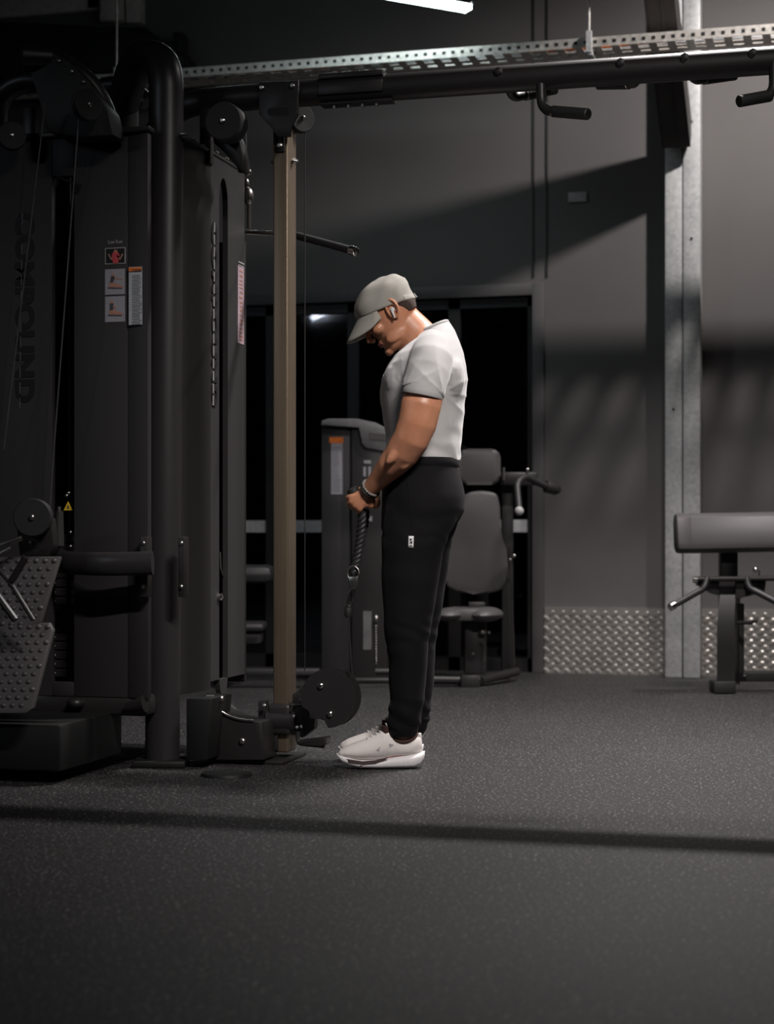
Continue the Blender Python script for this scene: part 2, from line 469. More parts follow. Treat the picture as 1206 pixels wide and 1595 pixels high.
# ------------------------------------------------------------------ window and bulkhead top left
win = MB()
def wq(px0, px1, py0, py1, th=.04, m=win):
    a = PY(px0, py1, WY); b_ = PY(px1, py0, WY)
    m.box((a.x, WY - th, a.z), (b_.x, WY, b_.z), .004)
wq(-400, 158, 17, 33); wq(-400, 158, -330, -314); wq(140, 158, -314, 17); wq(-400, -384, -314, 17)
wf = struct(win.build('window_1', M['winframe']))
p_ = MB(); a = PY(-390, 20, WY); b_ = PY(142, -320, WY); p_.box((a.x, WY - .015, a.z), (b_.x, WY - .008, b_.z)); p_.build('glass_pane', M['glass'], wf)
p_ = MB(); wq(166, 198, -330, 40, .10, p_); wq(202, 226, -330, 40, .06, p_); p_.build('reveal', M['winframe'], wf)
bk = MB()
YB = 9.2
pts = [PY(q[0], q[1], YB) for q in ((-420, 30), (60, 36), (160, 42), (226, 42), (268, 78), (262, 110), (-420, 120))]
bk.prism(pts, (0, WY - YB - .002, 0), .004)
b1 = tag(bk.build('air_duct', M['slot']), 'large matt black boxed duct on the wall below the window', 'duct')
mb = MB(); a = PY(276, 112, WY - .12); mb.box((a.x, WY - .2, a.z), (a.x + .06, WY - .08, a.z + .22), .012); mb.box((a.x + .02, WY - .08, a.z + .08), (a.x + .04, WY, a.z + .12))
tag(mb.build('wall_speaker', M['plastic']), 'small black speaker bracketed to the wall beside the black duct', 'speaker')

# ================================================================== MULTI STATION (left)
YP = 5.40; XP = -2.20
ms = empty('multi_station_machine', (-2.6, 5.7, 0), 'tall black multi station weight machine with lettered panels and pulleys at left', 'gym machine')
ZT = 2.14; ZB = PY(200, 1087, YP).z
def yquad(mb, px0, px1, z0, z1, Y, th, bev=.003):
    a = PY(px0, 800, Y).x; b_ = PY(px1, 800, Y).x
    mb.box((a, Y, z0), (b_, Y + th, z1), bev)
# front-facing panels: left of slot, right of slot, brighter folded strip
lp = MB(); yquad(lp, -160, 81, ZB, ZT, YP, .025)
yquad(lp, 81, 115, PY(90, 275, YP).z, ZT, YP, .025)
yquad(lp, 81, 115, ZB, PY(90, 1062, YP).z, YP, .025)
lp.build('front_panel', M['panel'], ms)
rp = MB(); yquad(rp, 115, 199, ZB, ZT, YP, .025); rp.build('front_panel', M['panel'], ms)
fs = MB()
a = PY(199, 800, YP); b_ = PY(236, 800, YP + .02)
fs.prism([(a.x, YP, ZB), (b_.x, YP - .010, ZB), (b_.x, YP + .02, ZB), (a.x, YP + .02, ZB)], (0, 0, ZT - ZB + .012), .002)
fs.build('folded_edge', M['panel'], ms)
# inner box so that the slots look into a dark cabinet
ib = MB(); ib.box((PY(-150, 800, YP).x, YP + .30, ZB), (XP - .06, YP + .32, ZT - .02)); ib.box((-3.25, YP + .02, ZB), (-3.23, YP + .3, ZT - .02))
ib.build('cabinet_back', M['slot'], ms)
# guide rods and weight stack behind front slot
for px in (84, 108):
    x = PY(px, 700, YP + .1).x
    MB().cyl((x, YP + .10, .25), (x, YP + .10, ZT - .06), .0065, 12).build('guide_rod', M['chrome'] if px == 84 else M['wire'], ms)
wsx = PY(97, 900, YP + .14).x
ws = MB()
for i in range(16):
    ws.box((wsx - .12, YP + .075, .30 + i * .031), (wsx + .12, YP + .17, .30 + i * .031 + .028), .003, 1)
ws = ws.build('weight_stack', M['black'], ms)
dots = MB()
for i in range(16): dots.bolt((wsx + .004, YP + .074, .314 + i * .031), (0, -1, 0), .004); 
for i in range(16): dots.bolt((wsx - .028, YP + .074, .314 + i * .031), (0, -1, 0), .0025)
pieces(dots, 'pin_hole', M['steel'], ws)
# slot lip, a bright top lip
lip = MB(); a = PY(89, 272, YP); b_ = PY(118, 288, YP)
lip.tube([PY(88, 290, YP - .004), PY(90, 276, YP - .012), PY(118, 287, YP - .014), PY(118, 300, YP - .004)], .006, 8)
lip.build('slot_lip', M['black'], ms)
# top rail
tr = MB(); tr.box((PY(-160, 800, YP).x, YP - .02, ZT), (PY(236, 800, YP).x, YP + .03, ZT + .018), .004)
tr.build('top_rail', M['black'], ms)
# side panel (faces +X) with long slot, plus faceted corner
def xbox(mb, y0, y1, z0, z1, X, th, bev=.003): mb.box((X - th, y0, z0), (X, y1, z1), bev)
ys0 = PX(328, 800, XP).y; ys1 = PX(381, 800, XP).y; ysl0 = PX(341.5, 800, XP).y; ysl1 = PX(355, 800, XP).y
zs0 = PX(348, 1066, XP).z; zs1 = PX(348, 298, XP).z
sp = MB()
# outline with rounded slot: build as strips, slot ends rounded with polygon
def slot_panel(X, y0, y1, z0, z1, sy0, sy1, sz0, sz1, th):
    N = 12; cy = (sy0 + sy1) / 2; rr = (sy1 - sy0) / 2
    top = [(cy - rr * math.cos(math.pi * k / N), sz1 + rr * 2.2 * math.sin(math.pi * k / N)) for k in range(N + 1)]
    bot = [(cy - rr * math.cos(math.pi * k / N), sz0 - rr * 2.2 * math.sin(math.pi * k / N)) for k in range(N + 1)]
    m = MB()
    def pr(pl): m.prism([(X, a, b) for a, b in pl], (-th, 0, 0))
    pr([(y0, z0), (sy0, z0), (sy0, z1), (y0, z1)]); pr([(sy1, z0), (y1, z0), (y1, z1), (sy1, z1)])
    for k in range(N):
        pr([top[k], top[k + 1], (top[k + 1][0], z1), (top[k][0], z1)])
        pr([(bot[k][0], z0), (bot[k + 1][0], z0), bot[k + 1], bot[k]])
    return m
ytop0 = PX(290, 800, XP).y
m = slot_panel(XP, ys0, ys1, ZB + .03, ZT, ysl0, ysl1, zs0 + .05, zs1 - .05, .02)
m.build('side_panel', M['panel'], ms, smooth=False)
fc = MB()
ya = PX(286, 800, XP - .02).y
fc.prism([(XP - .035, ya, ZB), (XP, ys0 + .001, ZB), (XP - .02, ys0 + .001, ZB), (XP - .055, ya, ZB)], (0, 0, ZT - ZB + .0))
fc.build('corner_facet', M['black'], ms)
tr = MB(); tr.box((XP - .03, ya, ZT), (XP + .004, ys1, ZT + .012), .003); tr.build('top_rail', M['black'], ms)
# bright cable clips on top edge
cl = MB()
for px in (288, 300, 318, 336, 352, 366): q = PX(px, 800, XP).y; cl.box((XP - .02, q, ZT + .012), (XP + .006, q + .02, ZT + .02), .002)
pieces(cl, 'edge_clip', M['steel'], ms)
# inside the side slot: mechanism
ins = MB(); ins.box((XP - .14, YP + .25, ZB), (XP - .12, ys1 - .02, ZT - .02)); ins.build('cabinet_back', M['slot'], ms)
rods = MB(); yc = (ysl0 + ysl1) / 2
rods.cyl((XP - .07, yc + .01, .3), (XP - .07, yc + .01, ZT - .15), .016, 12); rods.build('guide_rod', M['plastic'], ms)
for pz in (484, 655):
    z = PX(348, pz, XP - .06).z
    MB().cyl((XP - .05, yc - .03, z), (XP - .05, yc + .03, z), .014, 12).build('stop_collar', M['rubber'], ms)
MB().tube([PX(343, 860, XP - .02), PX(344, 885, XP - .01), PX(350, 905, XP - .02)], .002, 6).build('lanyard', M['steel'], ms)
MB().bolt(PX(341, 930, XP), (1, 0, 0), .014).build('pop_pin', M['chrome'], ms)
# back side of the tower
MB().box((XP - .5, ys1, ZB), (XP - .0, ys1 + .02, ZT - .25), .003).build('rear_panel', M['black'], ms)
# --- lettering, read top to bottom; solid black painted for the dark behind cut-outs
z1 = PY(40, 330, YP).z; z0_ = PY(40, 627, YP).z
x0 = PY(24, 500, YP).x; x1 = PY(54, 500, YP).x
tm = text_mb('COMPOUND', (x0, YP - .0005, z1), (0, 0, -1), (1, 0, 0), 1, .004, 1.05, .05, fit=(z1 - z0_, x1 - x0))
tm.build('panel_lettering', M['slot'], ms, smooth=False)
z1 = PX(322, 340, XP).z; z0_ = PX(322, 632, XP).z; ya_ = PX(318, 500, XP).y; yb_ = PX(331, 500, XP).y
tm = text_mb('COMPOUND', (XP + .0015, ys0 + .005, z1), (0, 0, -1), (0, 1, 0), 1, .005, 1.05, .05, fit=(z1 - z0_, .055))
tm.build('panel_lettering', M['slot'], ms, smooth=False)
# pale bars laid on the letters as painted glints of the guide rod
for k in range(13):
    za, zb = PY(36, 332 + k * 24, YP).z, PY(36, 349 + k * 24, YP).z
    x = PY(35 - k * .35, 500, YP).x
    if k not in (1, 6): MB().box((x, YP - .0035, zb), (x + .0025, YP - .0015, za)).build('rod_glint', M['console'], ms, smooth=False)
for k in range(15):
    za, zb = PX(323, 342 + k * 19.5, XP).z, PX(323, 357 + k * 19.5, XP).z
    y = ys0 + .024 - k * .0009
    MB().box((XP + .003, y, zb), (XP + .0055, y + .007, za)).build('rod_glint', M['card_frame'], ms, smooth=False)
# --- placards
def yplac(px0, px1, py0, py1, mat, name, lift=.002, par=ms, Y=YP):
    a = PY(px0, py1, Y); b_ = PY(px1, py0, Y)
    return MB().box((a.x, Y - lift, a.z), (b_.x, Y - lift + .0018, b_.z)).build(name, mat, par, smooth=False)
a = PY(169, 380, YP); b_ = PY(191, 373, YP)
text_mb('Low Row', (a.x, YP - .001, a.z), (1, 0, 0), (0, 0, 1), 1, .001, fit=(b_.x - a.x, b_.z - a.z)).build('title_lettering', M['card_frame'], ms, smooth=False)
c1 = yplac(164, 196, 385, 412, M['card_frame'], 'picture_card')
yplac(165.5, 194.5, 386.5, 410.5, M['slot'], 'picture', .0028, c1)
g = MB()
def fig(mb, pts, lift=.004):
    mb.prism([PY(q[0], q[1], YP - lift) for q in pts], (0, .0008, 0))
fig(g, [(176, 393), (184, 393), (186, 398), (184, 410), (176, 410), (174, 398)]); g.build('figure', M['red'], c1, smooth=False)
g = MB(); fig(g, [(168, 396), (170, 395), (173, 402), (178, 396), (178, 400), (173, 405)]); fig(g, [(192, 396), (190, 395), (187, 402), (182, 396), (182, 400), (187, 405)])
fig(g, [(178, 389), (182, 389), (183, 393), (177, 393)]); g.build('figure', M['skinprint'], c1, smooth=False)
for dy in (0, 42.5):
    c2 = yplac(164, 195, 418.5 + dy, 459.5 + dy, M['card'], 'instruction_card')
    x_ = 2 if dy == 0 else 0
    g = MB(); fig(g, [(171 + x_, 430 + dy), (177 + x_, 430 + dy), (176, 441 + dy), (171, 441 + dy)], .003); g.build('figure', M['ink'], c2, smooth=False)
    g = MB(); fig(g, [(172 + x_, 425.5 + dy), (176 + x_, 425.5 + dy), (176 + x_, 430 + dy), (172 + x_, 430 + dy)], .003)
    fig(g, [(170, 441 + dy), (177, 440 + dy), (192, 446 + dy), (192, 448 + dy), (170, 447 + dy)], .003)
    if dy == 0: fig(g, [(176, 432), (190, 434), (190, 435.5), (176, 434.5)], .003)
    else: fig(g, [(176, 474), (182, 479), (180, 481), (175, 477)], .003)
    g.build('figure', M['skinprint'], c2, smooth=False)
    g = MB(); fig(g, [(168, 447.5 + dy), (190, 448.5 + dy), (190, 450 + dy), (168, 449.5 + dy)], .003); g.build('figure', M['ink'], c2, smooth=False)
YF = YP - .022
c3 = yplac(203, 224, 416, 507, M['card_white'], 'warning_card', .013)
yplac(203.6, 223.4, 417, 424, M['orange'], 'warning_band', .0165, c3)
a = PY(206, 422.5, YP - .018); b_ = PY(221, 418.5, YP - .018)
text_mb('WARNING', (a.x, YP - .017, a.z), (1, 0, 0), (0, 0, 1), 1, .0008, fit=(b_.x - a.x, b_.z - a.z)).build('warning_lettering', M['ink'], c3, smooth=False)
g = MB(); yy = 428
while yy < 504:
    wv = random.uniform(11, 16); a = PY(206, yy + 1.0, YP - .0165); b_ = PY(206 + wv, yy, YP - .0165); g.box((a.x, YP - .0165, a.z), (b_.x, YP - .0155, b_.z)); yy += 2.6
g.build('small_print', M['ink_soft'], c3, smooth=False)
# pink card on the side panel
a = PX(370, 534, XP); b_ = PX(379.5, 417, XP)
c4 = MB().box((XP, a.y, a.z), (XP + .002, b_.y, b_.z)).build('instruction_card', M['card_pink'], ms, smooth=False)
a = PX(371, 414, XP); b_ = PX(380, 405, XP)
MB().box((XP, a.y, a.z), (XP + .002, b_.y, a.z + .006)).box((XP, a.y, a.z + .012), (XP + .002, b_.y, a.z + .018)).build('title_lettering', M['card_frame'], ms, smooth=False)
g = MB(); z = PX(372, 530, XP).z; zt = PX(372, 420, XP).z; a = PX(372, 500, XP).y; b_ = PX(378, 500, XP).y
while z < zt:
    g.box((XP + .0018, a + random.uniform(0, .01), z), (XP + .0028, b_ - random.uniform(0, .01), z + random.uniform(.003, .008))); z += random.uniform(.012, .02)
g.build('figure', M['skinprint'], c4, smooth=False)
# yellow warning triangle deep in the slot
a = PY(99, 795, YP + .02); b_ = PY(113, 781, YP + .02)
t = MB().prism([(a.x, YP + .02, a.z), (b_.x, YP + .02, a.z), ((a.x + b_.x) / 2, YP + .02, b_.z)], (0, .002, 0))
t = t.build('warning_triangle', M['yellow'], ms, smooth=False)
MB().prism([(a.x + .012, YP + .019, a.z + .006), (b_.x - .012, YP + .019, a.z + .006), ((a.x + b_.x) / 2, YP + .019, b_.z - .01)], (0, .001, 0)).build('symbol', M['ink'], t, smooth=False)
# --- corner frame: upright that arches over to the hub
hub = Vector((-2.6, 5.9, 2.37))
base = PZ(253, 1192, 0)
c0 = Vector((base.x - .0, base.y + .0, 0))
topc = Vector((c0.x + .02, c0.y, 2.13))
path = fillet([c0 + Vector((0, 0, .02)), Vector((c0.x + .015, c0.y, 2.42)), Vector((-2.44, 5.68, 2.50)), hub], .33, 14)
MB().tube(path, .060, 20, r2=.050, side=(.966, .26, 0)).build('corner_frame', M['frame'], ms)
MB().obox((c0.x, c0.y - .01, .012), RT, FW, UP, (.18, .15, .024), .006).build('foot_plate', M['slot'], ms)
# left arch and other hub arms
pl = fillet([Vector((-3.25, 6.1, 1.9)), PY(-6, 150, 5.9), PY(40, 122, 5.9), PY(150, 150, 5.95), hub], .3, 14)
MB().tube(pl, .045, 16).build('corner_frame', M['frame'], ms)
ps_ = [PY(140, 160, 6.2), PY(160, 133, 6.2), PY(200, 133, 6.2), PY(230, 160, 6.2)]
MB().tube(fillet(ps_, .1), .035, 14).build('hub_arm', M['black'], ms)
MB().cyl((-2.62, 5.92, 2.0), (-2.62, 5.92, 2.40), .07, 20).build('hub_block', M['rubber'], ms)
for px, y in ((322, 5.75), (46, 5.55), (158, 5.8)):
    x = PY(px, 180, y).x
    MB().box((x - .02, y - .02, 2.1), (x + .02, y + .02, PY(px, 168, y).z), .004).build('top_post', M['black'], ms)
# boom with pulley reaching out of the top
YBm = 5.28
poly = [(46, 84), (75, 76), (108, 96), (140, 128), (168, 172), (176, 210), (120, 214), (72, 204), (64, 165), (50, 112), (40, 96)]
MB().prism([PY(x, y, YBm) for x, y in poly], (0, .10, 0), .004).build('boom_plate', M['rubber'], ms)
MB().tube(fillet([PY(40, 84, YBm + .03), PY(78, 84, YBm + .03), PY(140, 124, YBm + .05), PY(165, 165, YBm + .08), PY(178, 210, YBm + .12)], .12), .028, 14).build('boom_tube', M['black'], ms)
MB().tube([PY(34, 88, YBm - .03), PY(38, 88, YBm - .03), PY(78, 90, YBm + .02), PY(84, 92, YBm + .03)], [.030, .040, .034, .02], 20, r2=[.02, .03, .03, .02]).build('boom_head', M['black'], ms)
bl = MB()
for q in ((92, 95), (112, 112), (130, 128)): bl.bolt(PY(q[0], q[1], YBm - .002), (0, -1, .2), .007)
pieces(bl, 'bolt', M['steel'], ms)
def pulley(c, axis, r, th, parent, name='pulley', cover=True):
    c = Vector(c); ax = Vector(axis).normalized()
    m = MB()
    prof = [(-th / 2, r * .6), (-th / 2, r * .95), (-th / 2 + .003, r), (-th * .15, r), (-th * .05, r * .93), (th * .05, r * .93), (th * .15, r), (th / 2 - .003, r), (th / 2, r * .95), (th / 2, r * .6)]
    m.tube([c + ax * p for p, _ in prof[1:-1]], [q for _, q in prof[1:-1]], 32)
    o = m.build(name, M['rubber'], parent)
    if cover: MB().bolt(c + ax * (th / 2), ax, r * .16).build('axle_bolt', M['steel'], o)
    return o
pulley(PY(135, 164, 5.20), (.93, -.55, 0), .052, .03, ms)
pulley(PY(18, 212, 5.30), (.6, -.8, 0), .048, .03, ms)
# cables down the front
for pts in ([PY(125, 150, 5.20), PY(121, 210, 5.22), PY(84, 700, 5.30), PY(78, 790, 5.33)], [PY(70, 160, 5.20), PY(66, 200, 5.22), PY(30, 500, 5.28), PY(6, 700, 5.33)]):
    MB().tube(pts, .0026, 6).build('steel_cable', M['wire'], ms)
# big pulley right of the arch on top of the side panel
pp = PY(353, 192, 5.62)
po = pulley(pp, (0, -1, 0), .066, .075, ms)
MB().prism([PY(x, y, 5.70) for x, y in ((330, 200), (352, 196), (372, 214), (379, 238), (382, 268), (372, 264), (352, 240), (332, 222))], (0, .05, 0), .006).build('pulley_bracket', M['black'], ms)
MB().tube(fillet([PY(345, 205, 5.74), PY(374, 222, 5.76), PY(380, 266, 5.82)], .06), .022, 12).build('pulley_arm', M['black'], ms)
MB().cyl(PY(328, 176, 5.66), PY(322, 228, 5.66), .009, 8).build('bracket_pin', M['steel'], ms)
# low bent arm to the corner post with clamp plates
za_ = PY(160, 878, 5.38).z
MB().tube(fillet([PY(84, 866, 5.50), PY(96, 876, 5.33), PY(160, 879, 5.27), PY(238, 877, 5.29)], .06), .020, 16, r2=.039, side=(0, 1, 0)).build('stabiliser_arm', M['frame'], ms)
for px0, px1, yk in ((217, 230, 5.345), (277, 288, 5.42)):
    a = PY(px0, 930, yk); b_ = PY(px1, 836, yk)
    cp = MB().box((a.x, yk, a.z), (b_.x, yk + .04, b_.z), .004).build('clamp_plate', M['black'], ms)
    bl = MB()
    for py in (846, 914): bl.bolt(PY((px0 + px1) / 2, py, yk), (0, -1, 0), .008)
    pieces(bl, 'bolt', M['steel'], cp)
# low pulley assembly in front of slot
q = PY(52, 806, 5.12)
pulley(q, (.25, -.97, 0), .062, .045, ms)
lb = MB(); lb.prism([PY(x, y, 5.15) for x, y in ((24, 808), (50, 790), (80, 808), (84, 850), (76, 866), (30, 866))], (0, .06, 0), .006); lb.build('pulley_bracket', M['black'], ms)
MB().tube([PY(92, 796, 5.2), PY(91, 850, 5.2)], [.014, .019], 14).build('rubber_stop', M['rubber'], ms)
MB().tube([PY(92, 789, 5.2), PY(92, 797, 5.2)], .007, 10).build('cable_end', M['steel'], ms)
hk = MB(); hk.tube([PY(0, 850, 5.05), PY(14, 845, 5.05), PY(34, 838, 5.07)], .008, 8); hk.tube([PY(0, 862, 5.05), PY(17, 853, 5.06)], .005, 8); hk.build('snap_hook', M['steel'], ms)
bl = MB()
for q in ((104, 772), (107, 768), (48, 844), (98, 849), (110, 851), (110, 829)): bl.bolt(PY(q[0], q[1], 5.14 if q[0] < 60 else YP - .001), (0, -1, 0), .006)
pieces(bl, 'bolt', M['steel'], ms)
# base under the panels
bs = MB()
yq = YP + .02
bs.box((-3.5, YP + .0, .18), (PY(228, 1000, YP).x, YP + .12, ZB + .01), .02)
bs.build('base_rail', M['black'], ms)
bs = MB(); bs.box((-3.6, 5.0, .002), (PZ(135, 1160, .01).x - .02, 5.75, .045), .006); bs.box((-3.6, 5.02, .04), (PY(122, 1110, 5.15).x, 5.5, .19), .01)
bs.build('base_frame', M['slot'], ms)
cone = MB(); cone.tube([PY(196, 1103, YP - .02), PY(226, 1096, YP - .02)], [.015, .03], 12); cone.ell(PY(118, 1095, YP - .02), (.03, .03, .02)); cone.build('base_joint', M['black'], ms)
# textured foot plates
def footplate(poly, Y, tilt, name='foot_rest'):
    pts = []
    zs = [PY(x, y, Y).z for x, y in poly]; zmin = min(zs)
    for x, y in poly:
        p = PY(x, y, Y); p = PY(x, y, Y + (p.z - zmin) * tilt); pts.append(p)
    m = MB(); m.prism(pts, (0, .022, 0), .004)
    o = m.build(name, M['vinyl'], ms)
    n = MB()
    return o, zmin
def inside(x, y, poly, mrg=5):
    for dx, dy in ((mrg, 0), (-mrg, 0), (0, mrg), (0, -mrg)):
        c = False; X, Y = x + dx, y + dy
        for i in range(len(poly)):
            x1, y1 = poly[i]; x2, y2 = poly[i - 1]
            if (y1 > Y) != (y2 > Y) and X < (x2 - x1) * (Y - y1) / (y2 - y1) + x1: c = not c
        if not c: return False
    return True
for poly, Y, tilt in (([(-60, 868), (93, 867), (62, 970), (-100, 1010)], 5.02, .35), ([(5, 985), (14, 972), (76, 970), (82, 982), (50, 1104), (40, 1111), (-120, 1112), (-80, 985)], 4.92, .45)):
    o, zmin = footplate(poly, Y, tilt)
    n = MB()
    j = 0; y = min(q[1] for q in poly) + 7
    while y < max(q[1] for q in poly):
        x = -60 + (j % 2) * 7 + (900 - y) * .1
        while x < 100:
            if inside(x, y, poly, 5):
                p = PY(x, y, Y); p = PY(x, y, Y + (p.z - zmin) * tilt)
                n.ell(p, (.0095, .007, .0085), n=10)
            x += 14.2
        y += 12.2; j += 1
    n.build('grip_stud', M['vinyl'], o)
ch = MB()
# black lever in front of upper foot plate
ch.tube(fillet([PY(-20, 868, 4.93), PY(14, 905, 4.93), PY(52, 966, 4.93)], .02), .008, 8); ch.tube([PY(40, 868, 4.93), PY(18, 905, 4.93)], .012, 8); ch.tube([PY(-10, 920, 4.93), PY(24, 966, 4.93)], .012, 8)
ch.build('rocker_lever', M['black'], ms)
# gusset joining base to the brass post
gy = 5.62
def arcpts():
    o = []
    for k in range(9):
        t = math.pi / 2 * k / 8
        o.append((333 + 62 * (1 - math.cos(t)) + 0, 1090 + 34 * math.sin(t)))
    return o
gp = [(333, 1090)] + arcpts()[1:] + [(408, 1124), (411, 1184), (312, 1184), (322, 1090)]
gs = MB().prism([PY(x, y, gy) for x, y in gp], (0, .14, 0), .004).build('base_gusset', M['black'], ms)
MB().tube([PY(x, y - 2, gy - .006) for x, y in arcpts()], .003, 6).build('gusset_edge', M['steel'], gs)
MB().bolt(PY(378, 1154, gy), (0, -1, 0), .011).build('bolt', M['steel'], gs)
b2 = MB(); b2.bolt(PY(345, 1088, gy - .03), (0, -1, 0), .011); b2.tube([PY(322, 1088, gy - .02), PY(334, 1088, gy - .02)], .012, 8); pieces(b2, 'bolt', M['steel'], gs)
MB().prism([PY(x, y, 5.50) for x, y in ((290, 1088), (330, 1088), (322, 1184), (290, 1184))], (0, .2, 0), .004).build('base_leg', M['slot'], ms)
# small floor puck
p0 = PZ(353, 1208, 0)
t = MB().tube([(p0.x, p0.y, .001), (p0.x, p0.y, .010), (p0.x, p0.y, .012)], [.085, .082, .07], 28)
tag(t.build('floor_disc', M['slot']), 'thin black rubber disc lying on the floor in front of the machine base', 'disc')
# ================================================================== CROSSOVER BEAM
BY = 5.77
bz = PY(780, 124, BY).z
cb = empty('crossover_beam', (-0.5, BY, bz), 'long black oval overhead beam with pull-up grips bolted to the lettered machine', 'pull-up beam')
bp = fillet([Vector((-2.50, 5.86, 2.20)), Vector((-2.33, BY, bz - .005)), Vector((-2.0, BY, bz)), Vector((2.6, BY, bz))], .2, 10)
MB().tube(bp, .046, 22, r2=.038, side=(0, 0, 1)).build('beam_tube', M['black'], cb)
# splice
a = PY(497, 124, BY - .03).x; b_ = PY(597, 124, BY - .03).x
spl = MB(); spl.box((a, BY - .034, bz + .036), (b_, BY + .03, bz + .056), .004); spl.box((a, BY - .03, bz - .052), (b_ + .03, BY + .03, bz - .044), .003); spl.box((a, BY - .043, bz - .02), (b_, BY - .035, bz + .02), .002)
spl = spl.build('splice_plate', M['black'], cb)
bl = MB()
for k in range(4):
    x = a + (b_ - a) * (.22 + .22 * k)
    bl.tube([(x, BY - .01, bz + .055), (x, BY - .01, bz + .066)], .009, 6); bl.tube([(x, BY - .01, bz - .052), (x, BY - .01, bz - .064)], .008, 6)
pieces(bl, 'bolt', M['steel'], spl)
for px, py in ((777, 111), (967, 97), (1067, 89), (1173, 82)):
    q = PY(px, py, BY - .042)
    MB().tube([q, q + Vector((0, -.008, 0)), q + Vector((0, -.010, 0))], [.0135, .0135, .010], 6).build('hex_bolt', M['brace'], cb)
def grip(pts, g0, r=.0165, rg_=.0195):
    """bent arm, then a rubber grip from the last bend to the end"""
    h = MB().tube(fillet(pts, .045), r, 14).build('pull_up_grip', M['black'], cb)
    A, B = Vector(pts[-2]), Vector(pts[-1]); d = (B - A)
    MB().tube([A + d * g0, A + d * (g0 + .02), B - d * .02, B], [rg_ - .003, rg_, rg_, rg_ - .003], 16).build('grip_sleeve', M['rubber'], h)
    MB().tube([A + d * (g0 - .03), A + d * g0], rg_, 14).build('grip_collar', M['steel'], h)
grip([PY(843, 132, BY - .02), PY(844, 172, BY - .03), PY(917, 178, BY - .12)], .28)
grip([PY(793, 136, BY + .02), PY(800, 152, BY + .06), PY(866, 138, BY + .18)], .3)
grip([PY(990, 112, BY + .02), PY(992, 130, BY + .05), PY(931, 131, BY + .12)], .22)
grip([PY(1074, 108, BY + .02), PY(1082, 125, BY + .05), PY(1146, 116, BY + .16)], .25)
grip([PY(1206, 98, BY - .02), PY(1206, 148, BY - .03), PY(1151, 158, BY - .12)], .15)
# ================================================================== CABLE COLUMN
cx0 = PY(425, 700, 5.755).x
cw, cd = .0565, .095
cc = empty('cable_column', (cx0 + cw / 2, 5.80, 0), 'upright brass-toned metal cable column with black low pulley carriage in front of the man', 'cable column')
ptop = PY(440, 205, 5.76).z
MB().box((cx0, 5.755, .03), (cx0 + cw, 5.755 + cd, ptop + .02), .007, 3).build('post', M['bronze'], cc)
a = PZ(340, 1190, 0); b_ = PZ(465, 1188, 0)
MB().box((a.x + .02, 5.66, .001), (cx0 + cw + .012, 5.93, .012), .003).build('floor_plate', M['black'], cc)
YB_ = 5.715
MB().prism([PY(x, y, YB_) for x, y in ((403, 128), (465, 125), (465, 177), (453, 196), (453, 213), (431, 213), (422, 196), (403, 177))], (0, .012, 0), .003).build('head_bracket', M['black'], cc)
MB().prism([PY(x, y, YB_ - .001) for x, y in ((419, 168), (447, 167), (450, 173), (447, 180), (419, 180), (416, 174))], (0, .002, 0)).build('bracket_slot', M['slot'], cc)
MB().prism([PY(x, y, 5.745) for x, y in ((430, 212), (443, 212), (443, 236), (430, 236))], (0, .01, 0), .002).build('head_tab', M['black'], cc)
for px, py, y in ((408, 137, YB_), (456, 134, YB_), (436, 227, 5.744)):
    MB().bolt(PY(px, py, y), (0, -1, 0), .011).build('bolt', M['steel'], cc)
z = PY(440, 252, 5.8).z
for sx, x in ((-1, cx0), (1, cx0 + cw)):
    MB().tube([(x, 5.80, z), (x + sx * .008, 5.80, z), (x + sx * .012, 5.80, z), (x + sx * .022, 5.80, z)], [.006, .012, .009, .005], 10).build('stop_pin', M['steel'], cc)
pulley(PY(468, 185, 5.84), (.75, -.65, 0), .050, .035, cc)
MB().tube([PY(475, 205, 5.86), PY(475, 1045, 5.86)], .0022, 6).build('steel_cable', M['rubber'], cc)
# carriage
car = MB()
q0 = PY(436, 1118, 5.80)
zc = q0.z
car.box((cx0 - .016, 5.735, zc - .055), (cx0 + cw + .014, 5.735 + cd + .045, zc + .055), .014, 3)
car.tube([(cx0 - .020, 5.78, zc - .005), (cx0 + cw + .03, 5.78, zc - .005)], .052, 24)
car.prism([PY(x, y, 5.74) for x, y in ((455, 1082), (470, 1072), (492, 1092), (490, 1135), (470, 1150), (455, 1140))], (0, .04, 0), .004)
car = car.build('carriage', M['black'], cc)
kp = MB(); kp.prism([PY(x, y, 5.76) for x, y in ((402, 1092), (414, 1092), (414, 1125), (402, 1125))], (0, .04, 0), .003)
kp.build('carriage_lever', M['black'], car)
st = MB()
for px, py in ((412, 1099), (458, 1116), (470, 1090), (478, 1094), (465, 1155), (471, 1155), (412, 1165), (417, 1166), (463, 1133), (470, 1132), (486, 1101)):
    st.bolt(PY(px, py, 5.735), (0, -1, .3), .007)
st.tube([PY(455, 1094, 5.73), PY(470, 1070, 5.73), PY(478, 1090, 5.73), PY(490, 1096, 5.73)], .0025, 6)
st.tube([PY(453, 1108, 5.73), PY(456, 1098, 5.73), PY(488, 1096, 5.73)], .003, 6)
pieces(st, 'bolt', M['steel'], car)
# pedal
pd = MB(); pd.tube(fillet([PY(464, 1140, 5.73), PY(464, 1158, 5.73), PY(504, 1162, 5.68)], .02), .008, 8)
pd.prism([PY(x, y, 5.66) for x, y in ((462, 1154), (500, 1150), (507, 1148), (507, 1160), (500, 1163), (462, 1160))], (0, .06, 0), .003)
pd.prism([PY(x, y, 5.74) for x, y in ((420, 1152), (432, 1144), (432, 1170), (424, 1166))], (0, .03, 0), .002)
pd.build('release_pedal', M['black'], car)
